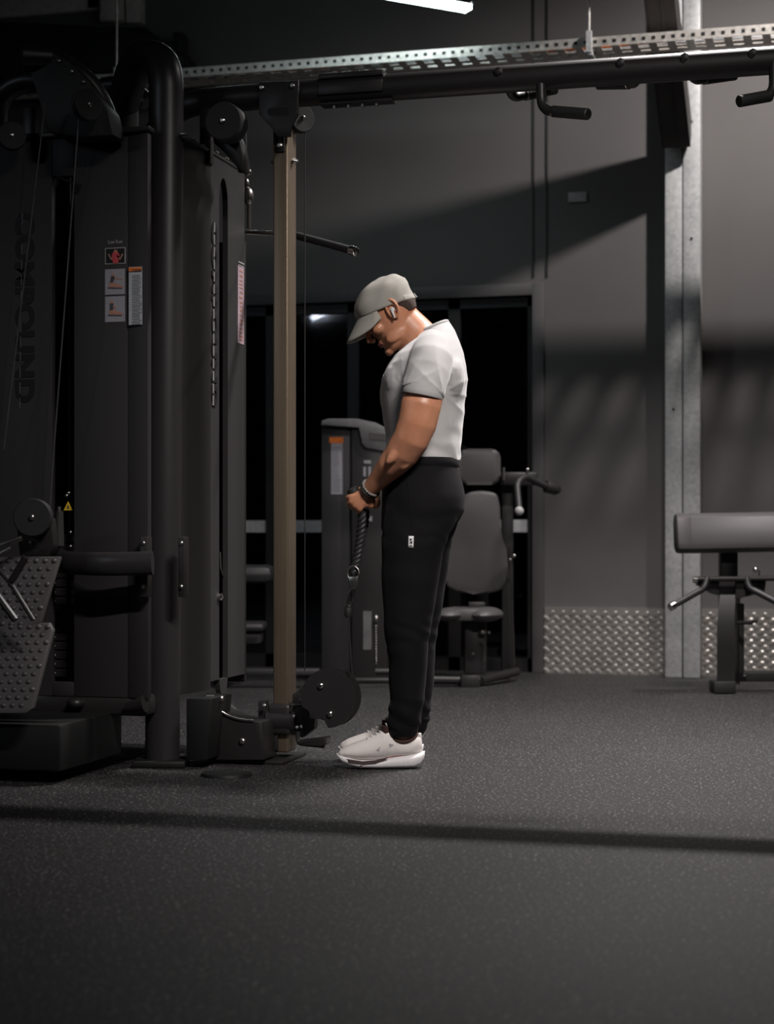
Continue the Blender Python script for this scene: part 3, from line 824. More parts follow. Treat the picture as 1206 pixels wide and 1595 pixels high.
# guard discs and the pulley between them
gd = []
cxp, cyp, rp_ = 515.5, 1086.5, 42.5
for k in range(44):
    t = 2 * math.pi * k / 44
    x = cxp + rp_ * math.cos(t); y = cyp - rp_ * 1.08 * math.sin(t)
    if math.radians(200) < t < math.radians(262):
        x = max(x, 487) + 0; y = min(y, 1118)
    gd.append((x, y))
for nm, yy in (('guard_plate', 5.665), ('guard_plate', 5.735)):
    MB().prism([PY(x, y, 5.70) + Vector((0, yy - 5.70, 0)) for x, y in gd], (0, .006, 0), .002).build(nm, M['black'], cc)
pc = PY(513, 1088, 5.70)
pulley(pc, (0, -1, 0), .074, .05, cc, cover=False)
for px, py in ((500, 1068), (514.5, 1112)):
    MB().bolt(PY(px, py, 5.664), (0, -1, 0), .0105).build('bolt', M['chrome'], cc)
# ================================================================== ROPE ATTACHMENT
ra = empty('rope_attachment', PY(552, 900, 5.72), 'black twisted rope handle held in both fists of the man, clipped to the low cable', 'cable rope')
YR = 5.715
MB().tube([PY(549, 1052, 5.70), PY(543, 965, YR)], .003, 6).build('steel_cable', M['rubber'], ra)
MB().tube([PY(542.5, 962, YR), PY(542.5, 958, YR), PY(543, 946, YR), PY(543.5, 943, YR)], [.009, .013, .013, .009], 16).build('cable_stopper', M['rubber'], ra)
hk = MB(); loop = [PY(546.5 + 3.8 * math.cos(t) + (3.0 * math.sin(t)), 930 - 15 * math.sin(t), YR - .012) for t in [2 * math.pi * k / 16 for k in range(17)]]
hk.tube(loop, .0036, 8, cap=False); hk.build('carabiner', M['chrome'], ra)
ew = MB(); ew.prism([PY(x, y, YR - .026) for x, y in ((543, 898), (558, 898), (556, 909), (551, 918), (546, 918), (542, 908))], (0, .012, 0), .002)
ring = [PY(550.5 + 9 * math.cos(t), 893 - 11 * math.sin(t), YR - .018) for t in [2 * math.pi * k / 20 for k in range(21)]]
ew.tube(ring, .004, 8, cap=False); ew.build('rope_thimble', M['steel'], ra)
def twisted(path, r, name):
    path = fillet(path, .05, 10); pts = []
    # resample
    L = [0]
    for i in range(1, len(path)): L.append(L[-1] + (path[i] - path[i - 1]).length)
    n = max(20, int(L[-1] / .004))
    for k in range(n + 1):
        s = L[-1] * k / n; i = 1
        while i < len(L) - 1 and L[i] < s: i += 1
        q = (s - L[i - 1]) / max(1e-6, L[i] - L[i - 1]); pts.append((path[i - 1].lerp(path[i], q), s))
    m = MB()
    for st_ in range(3):
        sp = []
        for k, (p, s) in enumerate(pts):
            t = (pts[min(k + 1, n)][0] - pts[max(k - 1, 0)][0]).normalized()
            u = Vector((0, 1, 0)); u = (u - t * u.dot(t)).normalized(); w_ = t.cross(u)
            a = 2 * math.pi * (s / .052 + st_ / 3)
            sp.append(p + (u * math.cos(a) + w_ * math.sin(a)) * r * .5)
        m.tube(sp, r * .58, 10)
    return m.build(name, M['rope'], ra)
HN = Vector(PY(561, 793, 5.60)); HF = Vector(PY(566, 793, 5.80))
ROPE_N = [P(551, 766, 5.925), P(558, 780, 5.925), P(565, 803, 5.930), P(560, 850, 5.945), P(551, 893, 5.945)]
ROPE_F = [P(562, 763, 6.055), P(567, 780, 6.055), P(570, 803, 6.045), P(561, 850, 5.99), P(551, 893, 5.965)]
for rp_path in (ROPE_N, ROPE_F):
    twisted(rp_path, .0150, 'rope_strand')
    t = (rp_path[0] - rp_path[1]).normalized(); q = rp_path[0]
    MB().tube([q - t * .012, q - t * .008, q + t * .010, q + t * .016], [.015, .020, .021, .013], 20).build('end_stopper', M['rubber'], ra)
# ================================================================== LAT BAR
D_ = 6.5
lb = empty('lat_pulldown_bar', P(388, 362, D_), 'chrome lat pulldown bar with black grips hanging behind the upright cable column', 'lat bar')
MB().tube([P(360, 361, D_), P(462, 366, D_ - .0)], .011, 12).build('bar', M['chrome'], lb)
MB().tube([P(456, 364, D_), P(466, 368, D_ - .02), P(548, 390, D_ - .2)], [.010, .0145, .0145], 14).build('grip_sleeve', M['rubber'], lb)
MB().tube([P(546, 389.5, D_ - .195), P(555, 392, D_ - .21), P(556, 392.3, D_ - .212)], [.0175, .0175, .013], 16).build('end_cap', M['chrome'], lb)
sw = MB(); sw.tube([P(388, 356, D_), P(388, 318, D_)], .008, 10); sw.ell(P(387, 306, D_), (.020, .02, .034)); sw.ell(P(386, 268, D_), (.014, .014, .014)); sw.ell(P(384, 286, D_), (.011, .011, .02))
sw.build('swivel_hook', M['steel'], lb)
MB().tube([P(384, 262, D_), P(383, 205, D_)], .003, 6).build('steel_cable', M['wire'], lb)
# ================================================================== CHEST PRESS (background)
DT = 9.35
wt = empty('weight_stack_tower', P(552, 1062, DT), 'black weight stack tower with grey top console standing behind the rope', 'weight machine')
def pbox(m, px0, px1, py0, py1, d, th, bev=.004, ax=None):
    a = P(px0, py1, d); b_ = P(px1, py0, d); c = (a + b_) / 2 + FW * th / 2
    m.obox(c, RT, FW, UP, ((b_ - a).dot(RT), th, b_.z - a.z), bev); return m
pbox(MB(), 501, 548, 661, 1060, DT, .45).build('side_shroud', M['plastic'], wt)
pbox(MB(), 548, 604, 668, 1060, DT - .03, .48).build('front_shroud', M['black'], wt)
cp = MB(); cp.prism([P(x, y, DT - .05) for x, y in ((500, 663), (501, 655), (512, 652), (556, 652), (585, 658), (604, 668), (604, 704), (570, 698), (563, 690), (561, 664))], FW * .5, .006)
cp = cp.build('console', M['console'], wt)
m = MB(); m.prism([P(x, y, DT - .053) for x, y in ((575, 674), (602, 676), (603, 687), (576, 684))], FW * .004); m.build('console_label', M['vinyl'], cp, smooth=False)
sk = pbox(MB(), 516, 534, 689, 770, DT - .002, .003, 0).build('warning_card', M['card'], wt)
pbox(MB(), 513, 535, 681, 690, DT - .004, .003, 0).build('warning_band', M['orange'], sk)
m = MB(); y = 696
while y < 767: pbox(m, 518, 518 + random.uniform(8, 14), y, y + 1.6, DT - .0035, .002, 0); y += 4.2
m.build('small_print', M['ink_soft'], sk, smooth=False)
m = MB(); pbox(m, 567, 578, 717, 722, DT - .034, .004, 0); pbox(m, 566, 570, 727, 742, DT - .034, .004, 0); pbox(m, 574, 578, 727, 742, DT - .034, .004, 0); pbox(m, 572, 580, 804, 812, DT - .034, .004, 0)
m.build('white_label', M['card'], wt, smooth=False)
pbox(MB(), 566, 579, 952, 1012, DT - .034, .004, 0).build('chart_card', M['console'], wt)
m = MB(); m.ell(P(586, 964, DT - .06), (.014, .014, .02), n=10)
for k in range(14): m.ell(P(586, 975 + k * 4.5, DT - .05), (.004, .004, .0045), n=6)
m.build('pin_chain', M['steel'], wt)
pbox(MB(), 498, 640, 1056, 1064, DT - .06, .5, .01).build('base_frame', M['black'], wt)
MB().tube([P(585, 1046, DT - .3), P(640, 1046, DT - .3)], .018, 12).build('base_tube', M['black'], wt)

DC = 9.1
cp_ = empty('chest_press_machine', P(735, 1068, DC), 'seated press machine with grey vinyl back pad and headrest in front of the glass doors', 'gym machine')
def rpad(px0, px1, py0, py1, rx, d, th, name, par, mat='vinyl', bev=.02):
    pts = []
    for cx_, cy_, a0 in ((px1 - rx, py0 + rx, 90), (px0 + rx, py0 + rx, 180), (px0 + rx, py1 - rx, 270), (px1 - rx, py1 - rx, 0)):
        a0 = {90: 90, 180: 180, 270: 270, 0: 0}[a0]
        seq = []
        for k in range(6):
            a = R({90: 90, 180: 180, 270: 270, 0: 360}[a0] - 18 * k) if False else None
        pts.append((cx_, cy_))
    out = []
    for (cx_, cy_), s in zip(((px1 - rx, py0 + rx), (px0 + rx, py0 + rx), (px0 + rx, py1 - rx), (px1 - rx, py1 - rx)), (0, 90, 180, 270)):
        for k in range(7):
            a = R(s + 15 * k); out.append((cx_ + rx * math.cos(a), cy_ - rx * math.sin(a)))
    return MB().prism([P(x, y, d) for x, y in out], FW * th, bev, 3).build(name, M[mat], par)
rpad(714, 780, 699, 755, 14, DC + .25, .09, 'headrest', cp_)
bpts = [(722, 772), (732, 766), (750, 764), (768, 766), (776, 771), (779, 790), (780, 820), (783, 838), (790, 858), (792, 885), (789, 907), (780, 920), (762, 925), (738, 926), (712, 923), (697, 915), (690, 900), (690, 870), (698, 848), (710, 828), (716, 800)]
MB().prism([P(x, y, DC + .22) for x, y in bpts], FW * .09, .018, 3).build('back_pad', M['vinyl'], cp_)
s_ = MB(); s_.ell(P(704, 957, DC), (.085, .16, .038)); s_.ell(P(758, 957, DC), (.085, .16, .040)); pbox(s_, 704, 758, 948, 968, DC - .1, .3, .02)
s_.build('seat', M['vinyl'], cp_)
m = MB(); pbox(m, 724, 758, 968, 1050, DC + .02, .12, .008); pbox(m, 730, 756, 938, 950, DC + .08, .08, .006); m.build('seat_post', M['black'], cp_)
m = MB(); m.ell(P(752, 984, DC - .02), (.02, .02, .014), n=10); m.tube(fillet([P(748, 996, DC - .02), P(755, 1000, DC - .03), P(755, 1030, DC - .03)], .02), .004, 6)
m.bolt(P(737, 1018, DC + .01), -FW, .008); m.bolt(P(762, 985, DC), -FW, .008); m.build('adjuster', M['steel'], cp_)
m = MB(); m.tube([P(640, 1058, DC), P(748, 1060, DC - .0)], .022, 10); m.tube([P(748, 1060, DC), P(805, 1046, DC + .35)], .024, 10); pbox(m, 718, 748, 1052, 1071, DC - .05, .12, .006)
m.build('base_frame', M['black'], cp_)
m = MB(); pbox(m, 782, 800, 740, 1050, DC + .42, .08, .006); pbox(m, 742, 762, 750, 960, DC + .34, .06, .006); pbox(m, 780, 838, 735, 756, DC + .30, .10, .012); m.build('upright_frame', M['black'], cp_)
m = MB(); m.tube([P(795, 852, DC + .3), P(801, 1036, DC + .3)], .006, 8); m.build('link_rod', M['brace'], cp_)
m = MB(); m.tube(fillet([P(862, 762, DC + .1), P(838, 752, DC + .05), P(818, 741, DC), P(805, 752, DC - .06), P(809, 795, DC - .14)], .05), .018, 14); m = m.build('press_arm', M['plastic'], cp_)
MB().tube([P(850, 758, DC + .08), P(866, 762, DC + .1), P(871, 763, DC + .11)], [.032, .032, .02], 16).build('arm_cap', M['black'], m)
MB().ell(P(809, 796, DC - .15), (.024, .02, .024)).build('handle_end', M['bracket'], m)
m = MB(); m.tube([P(785, 728, DC + .28), P(785, 748, DC + .28)], .007, 8); m.bolt(P(822, 732, DC + .29), -FW, .009); m.bolt(P(801, 866, DC + .3), -FW, .01); m.bolt(P(795, 872, DC + .3), -FW, .008); pieces(m, 'bolt', M['steel'], cp_)
# bench hidden behind the tower of the multi station
bd_ = empty('padded_bench', P(390, 1050, 9.2), 'dark padded bench half hidden behind the lettered side panel, left of the upright cable column', 'bench')
pbox(MB(), 330, 424, 881, 909, 9.2, .4, .04).build('back_pad', M['plastic'], bd_)
pbox(MB(), 330, 411, 971, 984, 9.0, .3, .02).build('seat_pad', M['plastic'], bd_)
m = MB(); pbox(m, 330, 498, 1042, 1052, 9.0, .08, .006); pbox(m, 340, 364, 905, 1052, 9.3, .08, .006); pbox(m, 330, 406, 984, 1003, 9.05, .2, .01); m.build('frame', M['plastic'], bd_)
# ================================================================== RIGHT BENCH
DB = 8.68
rb = empty('arm_curl_bench', P(1130, 1078, DB), 'black bench with wide grey pad and angled grips standing before the steel column', 'gym bench')
m = MB(); pts = []
pd0 = P(1052, 800, DB); pd1 = P(1330, 796, DB)
prof = [(-.0, -.150), (-.02, -.10), (.02, .04), (.045, .055), (.10, .05), (.13, .03), (.11, -.12), (.07, -.165), (.02, -.17)]
prof = [(.0, .0), (-.03, -.02), (-.075, -.145), (-.07, -.175), (-.04, -.195), (.02, -.20), (.05, -.18), (.075, -.03), (.06, .002)]
r0 = [pd0 + FW * a + UP * b_ for a, b_ in prof]; r1 = [pd1 + FW * a + UP * b_ for a, b_ in prof]
ins_ = lambda ring, s, off: [(sum(ring, Vector()) / len(ring)) * (1 - s) + q * s + RT * off for q in ring]
m.loft([ins_(r0, .8, 0), ins_(r0, .95, .006), ins_(r0, 1, .02), ins_(r0, 1, .07), ins_(r0, .985, .0715), ins_(r0, 1, .073), ins_(r1, 1, -.08), ins_(r1, 1, -.02), ins_(r1, .8, 0)])
m.build('arm_pad', M['vinyl'], rb)
m = MB(); pbox(m, 1123, 1150, 858, 1000, DB + .08, .07, .006); m.build('upright', M['black'], rb)
m = MB(); m.tube([P(1136, 905, DB + .03), P(1133, 945, DB - .03), P(1130, 985, DB - .045), P(1129, 1030, DB - .02), P(1130, 1066, DB)], .045, 4, r2=.055, side=tuple(RT + FW * .001)); 
m.bm.free(); m = MB()
lp_ = [(1122, 1146, 925, .04), (1119, 1145, 950, .0), (1117, 1144, 980, -.02), (1117, 1144, 1010, -.02), (1117, 1145, 1040, .0), (1117, 1145, 1066, .0)]
m.loft([[P(a, y, DB + o), P(b_, y, DB + o), P(b_ + 8, y, DB + o + .12), P(a + 8, y, DB + o + .12)] for a, b_, y, o in lp_]); m.build('front_leg', M['black'], rb, angle=50)
pbox(MB(), 1113, 1147, 1062, 1080, DB - .03, .14, .004).build('foot', M['rubber'], rb)
m = MB(); m.tube([P(1082, 902, DB), P(1330, 900, DB)], .013, 12); m.build('axle', M['brace'], rb)
MB().tube([P(1080, 903, DB), P(1086, 903, DB)], .017, 12).build('axle_cap', M['chrome'], rb)
m = MB(); m.prism([P(x, y, DB + .02) for x, y in ((1085, 898), (1104, 898), (1120, 905), (1122, 928), (1110, 925), (1098, 916), (1088, 912))], FW * .08, .005)
m.prism([P(x, y, DB + .02) for x, y in ((1146, 898), (1186, 898), (1194, 906), (1192, 922), (1178, 926), (1160, 930), (1146, 935))], FW * .08, .005); pbox(m, 1120, 1150, 898, 926, DB + .04, .1, .01); m.build('pivot_bracket', M['black'], rb)
for sgn, x0, pts in ((-1, 0, (P(1102, 900, DB), P(1098, 916, DB - .02), P(1046, 945, DB - .12))), (1, 0, (P(1164, 900, DB), P(1166, 915, DB - .02), P(1222, 944, DB - .12)))):
    h = MB().tube(fillet(list(pts), .03), .0165, 14).build('angled_grip', M['plastic'], rb)
    d = (pts[-1] - pts[-2]).normalized()
    MB().tube([pts[-1] - d * .02, pts[-1] + d * .008, pts[-1] + d * .012], [.02, .02, .015], 14).build('grip_cap', M['chrome'], h)
m = MB(); m.ell(P(1177, 888, DB), (.012, .012, .016), n=10); m.tube([P(1183, 888, DB), P(1183, 898, DB)], .004, 6); m.tube([P(1172, 968, DB), P(1182, 968, DB - .02)], [.006, .012], 8); m.build('adjuster_pin', M['chrome'], rb)
m = MB(); pbox(m, 1142, 1160, 940, 1062, DB + .1, .06, .006); m.tube([P(1150, 970, DB + .05), P(1172, 970, DB + .0)], .01, 8); m.build('guide_tube', M['black'], rb)
m = MB(); pbox(m, 1146, 1340, 1046, 1062, DB + .1, .07, .006); pbox(m, 1310, 1335, 1040, 1078, DB, .3, .006); m.bolt(P(1160, 1054, DB + .1), -FW, .01); m.build('base_rail', M['black'], rb)
# ================================================================== THE MAN (profile, facing left)
DM = 5.98
MX0 = (625 - 603) / (F_PX / DM)
root_loc = CAM + FW * DM + RT * MX0; root_loc.z = 0
man = empty('person', root_loc, 'muscular man in grey cap, grey t-shirt and black joggers, head bowed, pulling the rope down', 'person', rz=R(YAW))
def L(px, py, y=0.0):
    s = F_PX / (DM + y)
    return Vector(((px - 603) / s - MX0, y, CAM_H + (HOR - py) / s))
def sup(t, n):
    c, s_ = math.cos(t), math.sin(t)
    return (math.copysign(abs(c) ** (2 / n), c), math.copysign(abs(s_) ** (2 / n), s_))
def hring(py, xf, xb, hw, yc=0.0, n=2.3, N=40, tilt=0.0, skew=0):
    """horizontal-ish slice: front px, back px at row py; half width hw around yc; tilt lifts the back (rows)"""
    a = L(xf, py + tilt, yc); b_ = L(xb, py - tilt, yc); c = (a + b_) / 2; u = (b_ - a) / 2
    return [c + u * sup(2 * math.pi * k / N, n)[0] + Vector((0, 1, 0)) * hw * sup(2 * math.pi * k / N, n)[1] for k in range(N)]
def remesh(parts_mb, name, mat, voxel, smooth_it=6, fac=.5, sub=0, cutter=None, disp=None):
    me = bpy.data.meshes.new('tmp'); parts_mb.bm.to_mesh(me); parts_mb.bm.free()
    ob = bpy.data.objects.new('tmp', me); COL.objects.link(ob)
    md = ob.modifiers.new('r', 'REMESH'); md.mode = 'VOXEL'; md.voxel_size = voxel; md.use_smooth_shade = True
    sm = ob.modifiers.new('s', 'SMOOTH'); sm.iterations = smooth_it; sm.factor = fac
    dg = bpy.context.evaluated_depsgraph_get(); res = bpy.data.meshes.new_from_object(ob.evaluated_get(dg))
    bpy.data.objects.remove(ob); bpy.data.meshes.remove(me)
    if cutter is not None or disp is not None:
        bm = bmesh.new(); bm.from_mesh(res)
        if disp is not None:
            bm.normal_update()
            nv = [(v, v.co + v.normal * disp(v.co, v.normal)) for v in bm.verts]
            for v, q in nv: v.co = q
        if cutter is not None:
            for pc_, pn in cutter:
                g = bmesh.ops.bisect_plane(bm, geom=list(bm.verts) + list(bm.edges) + list(bm.faces), plane_co=pc_, plane_no=pn, clear_outer=True)
                ed = [e for e in g['geom_cut'] if isinstance(e, bmesh.types.BMEdge)]
                if ed:
                    try: bmesh.ops.edgeloop_fill(bm, edges=ed)
                    except Exception: pass
        bm.to_mesh(res); bm.free()
    res.name = name
    o = bpy.data.objects.new(name, res); COL.objects.link(o)
    res.materials.clear(); res.materials.append(mat)
    res.shade_smooth(); o.parent = man
    return o
NEAR, FAR = -1, 1
def seg(m, pts, rx, ry, N=24, side=(1, 0, 0)):
    m.tube(pts, rx, N, r2=ry, side=side)
# ---------------------------------------------------------------- head transform
TH = R(38)
HO = L(609, 489)
def H(p):
    p = Vector(p); c, s_ = math.cos(TH), math.sin(TH)
    return HO + Vector((p.x * c - p.z * s_, p.y, p.x * s_ + p.z * c))
HR = Matrix(((math.cos(TH), 0, -math.sin(TH)), (0, 1, 0), (math.sin(TH), 0, math.cos(TH))))
body = MB()
rings = []
for z, xf, xb, hw, n in ((.114, -.015, .03, .018, 2), (.107, -.048, .060, .048, 2), (.090, -.074, .083, .063, 2.1), (.062, -.092, .097, .075, 2.2), (.034, -.0955, .100, .078, 2.2), (.014, -.087, .099, .077, 2.2),
                         (-.010, -.088, .095, .074, 2.2), (-.035, -.090, .082, .070, 2.1), (-.055, -.089, .066, .066, 2), (-.072, -.087, .045, .060, 2), (-.088, -.086, .02, .050, 2), (-.102, -.084, -.01, .038, 2), (-.110, -.078, -.03, .024, 2)):
    cx_ = (xf + xb) / 2; rx = (xb - xf) / 2
    rings.append([H((cx_ + rx * sup(2 * math.pi * k / 32, n)[0], hw * sup(2 * math.pi * k / 32, n)[1], z)) for k in range(32)])
body.loft(rings)
for yy in (-1, 1):
    body.ell(H((-.083, .030 * yy, .026)), (.017, .026, .010), HR)       # brow
    body.ell(H((-.069, .046 * yy, -.018)), (.024, .022, .018), HR)      # cheek
    body.ell(H((-.030, .050 * yy, -.070)), (.045, .016, .022), HR)      # jaw
    body.ell(H((-.105, .011 * yy, -.036)), (.010, .008, .008), HR)      # nostril
body.tube([H((-.090, 0, .020)), H((-.103, 0, -.005)), H((-.117, 0, -.028)), H((-.100, 0, -.040))], [.010, .010, .0125, .007], 12)
body.ell(H((-.083, 0, -.098)), (.018, .024, .016), HR)
body.ell(H((-.086, 0, -.056)), (.012, .024, .008), HR); body.ell(H((-.085, 0, -.070)), (.011, .022, .007), HR)
# neck
seg(body, [L(612, 488), L(628, 500), L(645, 520), L(662, 545)], [.058, .062, .070, .085], [.056, .058, .066, .09])
# core torso inside the shirt
body.loft([hring(545, 640, 705, .14), hring(580, 612, 716, .17), hring(620, 604, 712, .165), hring(680, 610, 706, .14), hring(730, 612, 700, .14), hring(790, 606, 710, .155), hring(830, 604, 694, .16)])
for sd in (NEAR, FAR):
    # arm: shoulder, elbow, wrist
    S = L(676, 566, .185 * sd); 
    A0 = L(668, 590, .225 * sd); A1 = L(656, 632, .245 * sd); A2 = L(650, 660, .245 * sd); E = L(641, 684, .235 * sd)
    F1 = L(628, 704, .21 * sd); F2 = L(609, 726, .17 * sd); F3 = L(592, 745, .13 * sd); Wr = L(577, 761, .095 * sd)
    seg(body, [S, A0, A1, A2, E, F1, F2, F3, Wr], [.050, .060, .0665, .064, .061, .0585, .049, .036, .0285], [.045, .050, .058, .054, .050, .048, .042, .031, .029], 28)
    body.ell(L(668, 640, .262 * sd), (.030, .026, .062))       # triceps
    body.ell(L(644, 636, .255 * sd), (.033, .028, .058))       # biceps
    rF = Matrix.Rotation(R(40), 3, 'Y')
    body.ell(L(621, 700, .235 * sd), (.022, .024, .066), rF)   # brachioradialis
    body.ell(L(641, 712, .215 * sd), (.018, .020, .055), rF)
    body.ell(L(660, 684, .238 * sd), (.020, .022, .022))       # elbow point
    # hand
    ya = .055 * sd + (0 if sd < 0 else .035)
    kn = [(546.5, 774), (548, 781.5), (553.5, 787.5), (560.5, 792.5)] if sd < 0 else [(555, 774), (558, 781), (563, 787), (569, 792)]
    wr = Wr
    shx = 0 if sd < 0 else 9
    pc1 = L(570 + shx, 770, ya - .018 * (1 if sd < 0 else -1)); 
    ya0 = ya - .030 * (1 if sd < 0 else -1)      # back of the hand plane
    sg = 1 if sd < 0 else -1                     # direction from back of hand towards the palm
    for i, (kx, ky) in enumerate(kn):
        K = L(kx, ky, ya0 + .006 * sg)
        mid = L(kx * .45 + (570 + shx) * .55, ky * .45 + 772 * .55, ya0 + .004 * sg)
        body.tube([wr.lerp(mid, .35), mid, K], [.018, .0155, .0115], 12)
        ad = (K - mid); ad.y = 0; ad.normalize()
        s_i = (.93, 1.0, .95, .80)[i]
        p1 = K + ad * .010 * s_i + Vector((0, sg * .030 * s_i, -.002))
        p2 = p1 - ad * .012 * s_i + Vector((0, sg * .022 * s_i, -.002))
        p3 = p2 - ad * .026 * s_i + Vector((0, -sg * .002, -.001))
        body.tube([K, K.lerp(p1, .6) + ad * .004, p1], [.0115, .0100, .0098], 12)
        body.tube([p1, p2], [.0098, .0092], 12); body.tube([p2, p2.lerp(p3, .8), p3], [.0092, .0085, .005], 12)
        body.ell(K, (.0125, .010, .0115), n=10); body.ell(p1, (.0098,) * 3, n=8); body.ell(p2, (.0092,) * 3, n=8)
    body.ell(L(567 + shx, 776, ya0 + .010 * sg), (.040, .016, .034), Matrix.Rotation(R(-20), 3, 'Y'))
    body.ell(L(576 + shx, 782, ya0 + .022 * sg), (.020, .018, .026))           # heel of the hand
    # thumb, over the index finger on the inner side
    t0 = L(570 + shx, 764, ya0 + .022 * sg); t1 = L(561 + shx, 763, ya0 + .045 * sg); t2 = L(553 + shx, 768, ya0 + .064 * sg); t3 = L(550 + shx, 776, ya0 + .066 * sg)
    body.tube([t0, t1, t2, t3], [.015, .0125, .0110, .0070], 12)
    # ankle inside the shoe
    fy = .095 * sd
    seg(body, [L(630, 1095, fy), L(629, 1135, fy), L(629, 1160, fy), L(626, 1178, fy)], [.045, .036, .032, .026], [.042, .033, .030, .022], 20)
    body.tube([L(642, 1172, fy), L(600, 1178, fy), L(570, 1184, fy)], [.016, .020, .014], 16)
    seg(body, [L(655, 800, fy * .9), L(640, 900, fy), L(635, 980, fy), L(632, 1095, fy)], [.075, .07, .06, .045], [.07, .07, .06, .042], 20)
def vein(co, nrm):
    q = noise.noise(Vector((co.x * 26, co.y * 26, co.z * 11)))
    return .0022 * q if co.z < 1.42 and co.z > .85 else 0
bo = remesh(body, 'body', M['skin'], .0042, 5, .5, disp=vein)
# ---------------------------------------------------------------- face details
eb = MB()
for yy in (-1, 1):
    eb.tube([H((-.094, .016 * yy, .030)), H((-.091, .032 * yy, .035)), H((-.079, .050 * yy, .030))], [.004, .0052, .003], 8)
eb.build('eyebrow', M['hair'], man, local=True)
for yy in (-1, 1):
    ee = MB(); ee.ell(H((-.0835, .030 * yy, .006)), (.0085, .0125, .0085), HR, 14); ee = ee.build('eye', M['white'], man, local=True)
    el = MB(); el.ell(H((-.0845, .030 * yy, .009)), (.0095, .0145, .0080), HR, 14); el.build('eyelid', M['skin'], ee, local=True)
    la = MB(); la.tube([H((-.092, .020 * yy, .001)), H((-.0945, .030 * yy, -.001)), H((-.089, .041 * yy, .002))], .0014, 6); la.build('eyelash', M['hair'], ee, local=True)
lp = MB(); lp.tube([H((-.088, -.022, -.0625)), H((-.0965, -.009, -.060)), H((-.0975, 0, -.061)), H((-.0965, .009, -.060)), H((-.088, .022, -.0625))], [.002, .005, .0055, .005, .002], 10)
lp.tube([H((-.088, -.020, -.066)), H((-.0955, 0, -.069)), H((-.088, .020, -.066))], [.002, .0055, .002], 10)
lp.build('lips', M['lip'], man, local=True)
for yy in (-1, 1):
    er = MB()
    c = Vector((.008, .0765 * yy, .002))
    outer = [H(c + Vector((.019 * math.cos(t) + .004 * math.sin(t), (.006 + .010 * max(0, math.cos(t))) * yy, .033 * math.sin(t) * (1 if math.sin(t) > 0 else .85)))) for t in [2 * math.pi * k / 20 for k in range(21)]]
    er.tube(outer, .0048, 8, cap=False)
    inner = [H(c + Vector((.012 * math.cos(t) + .002, (.004 + .006 * max(0, math.cos(t))) * yy, .016 * math.sin(t) + .002))) for t in [math.pi * (-.4 + 1.1 * k / 12) for k in range(13)]]
    er.tube(inner, .0038, 8)
    er.ell(H(c + Vector((.003, .001 * yy, -.001))), (.017, .004, .026), HR)
    er.ell(H(c + Vector((-.002, .004 * yy, -.027))), (.008, .005, .009), HR)
    er.ell(H(c + Vector((-.014, .003 * yy, -.002))), (.005, .005, .008), HR)
    er.build('ear', M['skin'], man, local=True)
# earbud
eb_c = H((.006, -.086, .000))
bud = MB(); bud.ell(eb_c, (.0085, .0075, .0090)); bud.ell(eb_c + Vector((.001, .004, .0)), (.0085, .008, .0075))
s0 = H((.002, -.092, -.004)); s1 = H((-.005, -.092, -.028)); bud.tube([s0, s0.lerp(s1, .9), s1], [.0042, .0036, .0025], 12)
Mw = Matrix.Translation(man.location) @ Matrix.Rotation(R(YAW), 4, 'Z')
for v in bud.bm.verts: v.co = Mw @ v.co
tag(bud.build('earbud', M['white']), 'small white wireless earbud sitting in the ear of the man', 'earbud')
# hair: close-cropped shell at the back and sides
hr = MB()
rings = []
for z, xf, xb, hw in ((.075, -.03, .0935, .0745), (.045, -.045, .1025, .0795), (.015, -.035, .1022, .0790), (-.015, .015, .0965, .0745), (-.036, .038, .085, .064)):
    rings.append([H(((xf + xb) / 2 + (xb - xf) / 2 * sup(2 * math.pi * k / 32, 2.2)[0], hw * sup(2 * math.pi * k / 32, 2.2)[1] * (1 if z > -.01 else .93), z)) for k in range(32)])
hr.loft(rings); hr.build('hair', M['hair'], man, local=True)
# ---------------------------------------------------------------- cap
cap = MB()
N = 48; rings = []
CAPP = [(-.103, .050, .100, -.012, .0880), (-.1035, .066, .106, .020, .0895), (-.099, .084, .1115, .045, .088), (-.087, .101, .115, .068, .082), (-.066, .1135, .101, .092, .070), (-.040, .1205, .079, .108, .053), (-.015, .1240, .054, .1185, .032), (.010, .1250, .030, .1230, .012)]
def cap_pt(t, v):
    """t around, v 0..1 from rim to crown"""
    q = v * (len(CAPP) - 1); i = min(int(q), len(CAPP) - 2); w_ = q - i
    fx, fz, bx_, bz_, hw = [CAPP[i][k] * (1 - w_) + CAPP[i + 1][k] * w_ for k in range(5)]
    cx_, cy_ = sup(t, 2.25)
    m_ = (cx_ + 1) / 2
    x = fx * (1 - m_) + bx_ * m_; z = fz * (1 - m_) + bz_ * m_; y = hw * cy_
    if v > .25: z += .006 * (1 - cy_ * cy_) * math.sin(math.pi * min(1, v)) * 0
    fo = min(1, v * 5)
    fold = fo * (.0016 * math.sin(x * 60 - z * 95 + 2 * noise.noise(Vector((x * 20, y * 20, z * 20)))) + .003 * noise.noise(Vector((x * 26, y * 20, z * 34))))
    return Vector((x + fold * cx_, y + fold * cy_, z + fold))
V = 24
vv = [(k / V) for k in range(V + 1)]
for v in vv: rings.append([H(cap_pt(2 * math.pi * k / N, v)) for k in range(N)])
t = bmesh.new()
vs = [[t.verts.new(q) for q in r_] for r_ in rings]
for i in range(len(vs) - 1):
    for j in range(N): t.faces.new([vs[i][j], vs[i][(j + 1) % N], vs[i + 1][(j + 1) % N], vs[i + 1][j]])
t.faces.new(vs[-1]); cap._merge(t)
co = cap.build('cap', M['cap'], man, local=True, angle=60)
